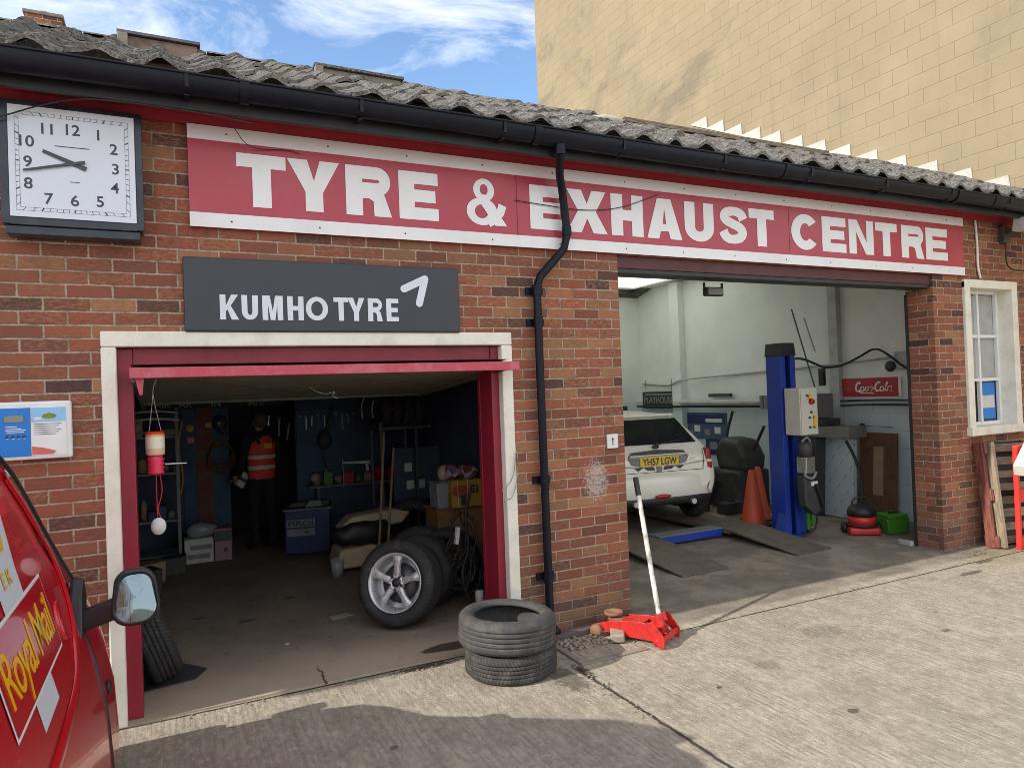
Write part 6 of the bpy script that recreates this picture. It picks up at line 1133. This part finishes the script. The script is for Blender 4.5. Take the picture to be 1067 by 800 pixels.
# cola sign
CC = thing('cola_sign', 'red cola sign with white script letters on the side wall at right', 'sign', (8.262, 1.66, 1.69), (R(0), 0, 0)); MB().box(-.012, .0, -.46, .43, -.125, .115).build('sign_board', 'coke', CC, .003); MB().box(-.016, -.006, -.475, -.44, -.13, .12).build('sign_end', 'white', CC)
def script(par):
    # hand drawn flowing letters, each a stroke path in (u, v); u runs left to right as seen
    q_ = [(.27 + .21 * math.cos(R(a)), .25 + .25 * math.sin(R(a))) for a in range(60, 431, 26)]
    L_ = {'C': ([(.62, .80), (.45, 1.0), (.2, .88), (.06, .5), (.16, .12), (.45, .0), (.72, .18)], .16), 'o': (q_, .11), 'c': ([(.42, .42), (.25, .5), (.08, .25), (.2, .0), (.46, .12)], .11),
          'a': (q_ + [(.53, .56), (.50, .15), (.66, .0)], .10), 'l': ([(.05, .1), (.3, .7), (.32, 1.0), (.18, .8), (.14, .2), (.3, .0), (.42, .12)], .10), '-': ([(.0, .28), (.22, .34)], .12)}
    u = 0; adv = {'C': .62, 'o': .5, 'c': .44, 'a': .54, 'l': .34, '-': .26}; k = 0
    for ch in 'Coca-Cola':
        p, w = L_[ch]; q = [Vector((a, b, 0)) for a, b in p]; q = [(v.x + .18 * v.y, v.y) for v in smooth_path(q, 2)]
        me = curve_mesh([stroke([(a * .122, b * .122) for a, b in q], [w * .122 * (.75 + .5 * math.sin(math.pi * i / (len(q) - 1))) for i in range(len(q))])], .0006)
        o = place_mesh(me, 'letter', 'sign_white', par, SIDE(-.0135 - .0003 * k, .19 - u * .122, -.06)); k += 1; u += adv[ch]
    me = curve_mesh([stroke([(a * .122, b * .122) for a, b in [(v.x, v.y) for v in smooth_path([Vector(v) for v in ((.35, .02, 0), (1.0, -.22, 0), (1.7, -.12, 0), (2.3, -.25, 0))], 2)]], .012)], .0006); place_mesh(me, 'underline', 'sign_white', par, SIDE(-.0165, .19, -.06))
script(CC)
place_mesh(text_mesh('Coca-Cola', .035, .0005), 'small_letter', 'grey', CC, SIDE(-.0135, .40, -.03)); MB().box(-.0140, -.0125, .24, .40, -.045, -.04).build('small_line', 'grey', CC)
# grey machine, film panel, brown board, hoses
WB = thing('wheel_balancer', 'grimy grey bench machine with a boxy head between the blue post and the film panel', 'wheel balancer', (7.85, 2.1, 0))
MB().box(-.16, .14, -.12, .24, 1.30, 1.62).build('display_head', worn('taupe_panel', (.19, .17, .165), .5, .3), WB, .01); MB().box(-.18, .16, -.2, .3, 1.20, 1.29).build('tray', 'machine', WB, .01); MB().box(-.17, .17, -.58, .30, 1.05, 1.195).build('machine_bed', worn('putty_metal', (.20, .20, .175), .5, .5), WB, .01); MB().box(-.15, .15, -.05, .30, 0, 1.045).build('machine_body', 'machine', WB, .02)
FP = thing('film_panel', 'tall pale blue film-wrapped metal panel leaning below the grey machine', 'metal panel', (7.84, 1.86, .01), (0, R(4), 0)); MB().box(-.012, .012, -.24, .20, 0, 1.02).build('panel_sheet', 'film', FP, .003); MB().box(-.06, -.013, .205, .42, .48, 1.0).build('side_flap', 'grey', FP, .01)
MB().box(.012, .05, -.235, .195, .02, 1.0).build('panel_backing', 'pale', FP)
BB = MB().box(0, .02, 1.24, 1.76, .02, 1.10).build('brown_board', 'brown', None, .003, (8.12, 0, 0), (0, R(4.5), 0)); tag(BB, 'tall brown board leaning on the side wall behind the vacuum cleaner', 'board'); MB().box(-.004, -.001, 1.42, 1.56, .3, .92).build('paler_patch', 'cardboard', BB)
tag(MB().sphere((8.2, 1.72, 1.18), .04, 10, 8, (.5, 1.1, .9)).tube([(8.2, 1.72, 1.18), (8.24, 1.3, 1.17)], .004, 5).build('wall_hook', 'black'), 'small black hook fitting on the wall above the brown board', 'hook')
VC = thing('vacuum_cleaner', 'red and black tub vacuum cleaner on the floor by the green box', 'vacuum cleaner', (7.22, 1.03, .005), (0, 0, R(-35)))
MB().prism([(-.17, 0), (.17, 0), (.17, .085), (-.17, .085)], -.14, .14, 'y').build('base_skirt', 'vac_red', VC, .03); MB().lathe([(.001, .09), (.165, .09), (.165, .115), (.001, .115)], 32).build('band', 'black', VC); MB().lathe([(.001, .115), (.150, .115), (.150, .21), (.001, .21)], 32).build('drum', 'vac_red', VC)
MB().lathe([(.001, .21), (.158, .21), (.155, .27), (.12, .32), (.06, .335), (.001, .335)], 32).build('motor_head', 'black', VC); MB().tube(smooth_path([(-.11, 0, .28), (-.09, 0, .42), (.09, 0, .42), (.11, 0, .28)], 2), .01, 8).build('carry_handle', 'black', VC)
for i in range(12): pass
for sx in (-1, 1): MB().lathe([(.001, -.02), (.06, -.02), (.06, .02), (.001, .02)], 18, Matrix.Translation((sx * .185, .05, .06)) @ Matrix.Rotation(R(90), 4, 'Y')).build('wheel', 'black', VC)
MB().tube(smooth_path([(0.02, .1, .3), (.10, .25, .36), (.12, .35, .62), (.10, .5, .85), (.05, .62, 1.02)], 2), .019, 10).build('suction_hose', 'rubber', VC)
GB = thing('green_tool_box', 'small bright green plastic box with a lid beside the brick jamb', 'box', (7.55, .88, .005), (0, 0, R(-20))); MB().prism([(-.12, 0), (.12, 0), (.14, .17), (-.14, .17)], -.11, .11, 'y').build('box_body', 'green', GB, .01); MB().prism([(-.122, .172), (.122, .172), (.12, .22), (-.12, .22)], -.115, .115, 'y').build('lid', 'green', GB, .01); MB().bar((-.05, -.01, .232), (.05, -.01, .232), .02, .015).build('lid_handle', 'black', GB)
tag(MB().prism([(7.04, .32), (7.10, .32), (7.10, .50), (7.08, .48)], .002, .05, 'z').build('metal_wedge', 'flood'), 'pale wedge on the floor against the inner corner of the right jamb', 'wedge')
cable('air_hose', [(6.68, 1.5, 2.06), (7.0, 1.6, 2.08), (7.5, 1.8, 2.0), (8.0, 2.1, 1.96), (8.1, 1.9, 1.98), (8.1, 1.6, 2.10), (8.1, 1.42, 2.19), (8.1, 1.25, 2.10), (8.12, 1.0, 1.88), (8.15, .8, 1.82)], .014, 'rubber', 'black air hose looping from the blue post to the side wall', 'hose')
RL = thing('hose_reel', 'dark reel and grey bracket on the side wall above the cola sign', 'hose reel', (8.2, 1.05, 1.98)); MB().box(-.03, .06, -.10, .16, -.08, .14).build('bracket', 'tube', RL, .006); MB().sphere((-.05, .2, -.04), .07, 12, 8, (.7, 1, 1)).build('reel', 'machine', RL)
for i, (a, b) in enumerate((((8.0, 2.62, 2.82), (8.1, 2.30, 1.5)), ((8.08, 2.48, 2.68), (8.12, 2.35, 2.2)))): tag(MB().tube([a, b], .010, 8).build('long_rod', 'dsteel' if i == 0 else 'tube'), ['long dark rod leaning on the side wall above the control box', 'short grey rod beside the long dark rod on the side wall'][i], 'rod')
tag(MB().box(8.13, 8.18, 2.24, 2.32, 1.72, 1.96).build('tool_holster', 'black'), 'black tool holster hanging from the conduit behind the blue post', 'holster')
IL = thing('ceiling_floodlight', 'small black floodlight hanging at the top edge of the right bay opening', 'floodlight', (4.50, .36, 2.70)); MB().box(-.10, .10, -.03, .03, -.10, -.02).build('lamp_housing', 'black', IL, .01); MB().box(-.085, .085, -.036, -.031, -.09, -.03).build('lamp_glass', 'grey', IL); MB().box(-.11, -.10, -.01, .01, -.06, .02).box(.10, .11, -.01, .01, -.06, .02).build('bracket', 'black', IL)

# ================================================================== RIGHT END: pallet, barrier, box
PT = thing('pallet', 'weathered wooden pallet standing on edge against the wall under the window', 'pallet', (7.64, -.14, .0), (R(-6), 0, R(-14)))
MB().bar((-.02, -.05, .0), (-.02, -.05, 1.08), .10, .035, (1, 0, 0)).build('runner', 'red_wood', PT, .004)
MB().box(-.02, .02, -.12, .03, 0.0, .12).box(-.02, .02, -.12, .03, .48, .60).box(-.02, .02, -.12, .03, .96, 1.08).build('block', 'red_wood', PT, .004)
MB().box(.03, .07, -.16, -.06, 0, 1.08).build('runner', 'beam_wood', PT, .004)
for k in range(8): MB().box(.072, .62, -.02 + rnd.uniform(-.004, .004), .0, .02 + k * .136, .105 + k * .136 + rnd.uniform(-.012, .004)).build('slat', 'old_wood', PT, .003)
MB().box(.60, .66, -.14, .01, 0, 1.08).build('runner', 'old_wood', PT, .004); MB().box(.08, .60, .012, .022, 0, 1.08).build('gap_shade_sheet', 'black', PT)  # black sheet behind the slats stands in for shade in the gaps
BR = thing('safety_barrier', 'red plastic safety barrier standing upright at the right edge of the yard', 'barrier', (8.05, -.32, 0), (0, 0, R(8)))
for j in range(1):
    y0 = -.03 + j * .055; f = MB()
    for x in (-.33, .0, .62): f.box(x, x + .055, y0, y0 + .045, 0, 1.06)
    for z in (0, .48, .94): f.box(-.275, .62, y0 + .002, y0 + .043, z, z + (.12 if z != .48 else .13))
    f.build('barrier_panel', 'barrier_red', BR, .012)
LB = thing('printed_carton', 'pale blue and cream carton leaning over the red barrier', 'box', (7.70, -.46, .90), (R(6), R(-30), R(12))); MB().box(-.16, .35, -.07, .04, -.05, .07).build('carton_body', 'card_white', LB, .006); MB().box(-.13, .33, -.073, -.0705, -.01, .06).build('printed_panel', 'sky_blue', LB); MB().box(-.05, .3, -.075, -.0735, .015, .028).build('printed_line', 'clock_ink', LB)
# leaves / litter by the right pier
print('objects', len(bpy.data.objects))
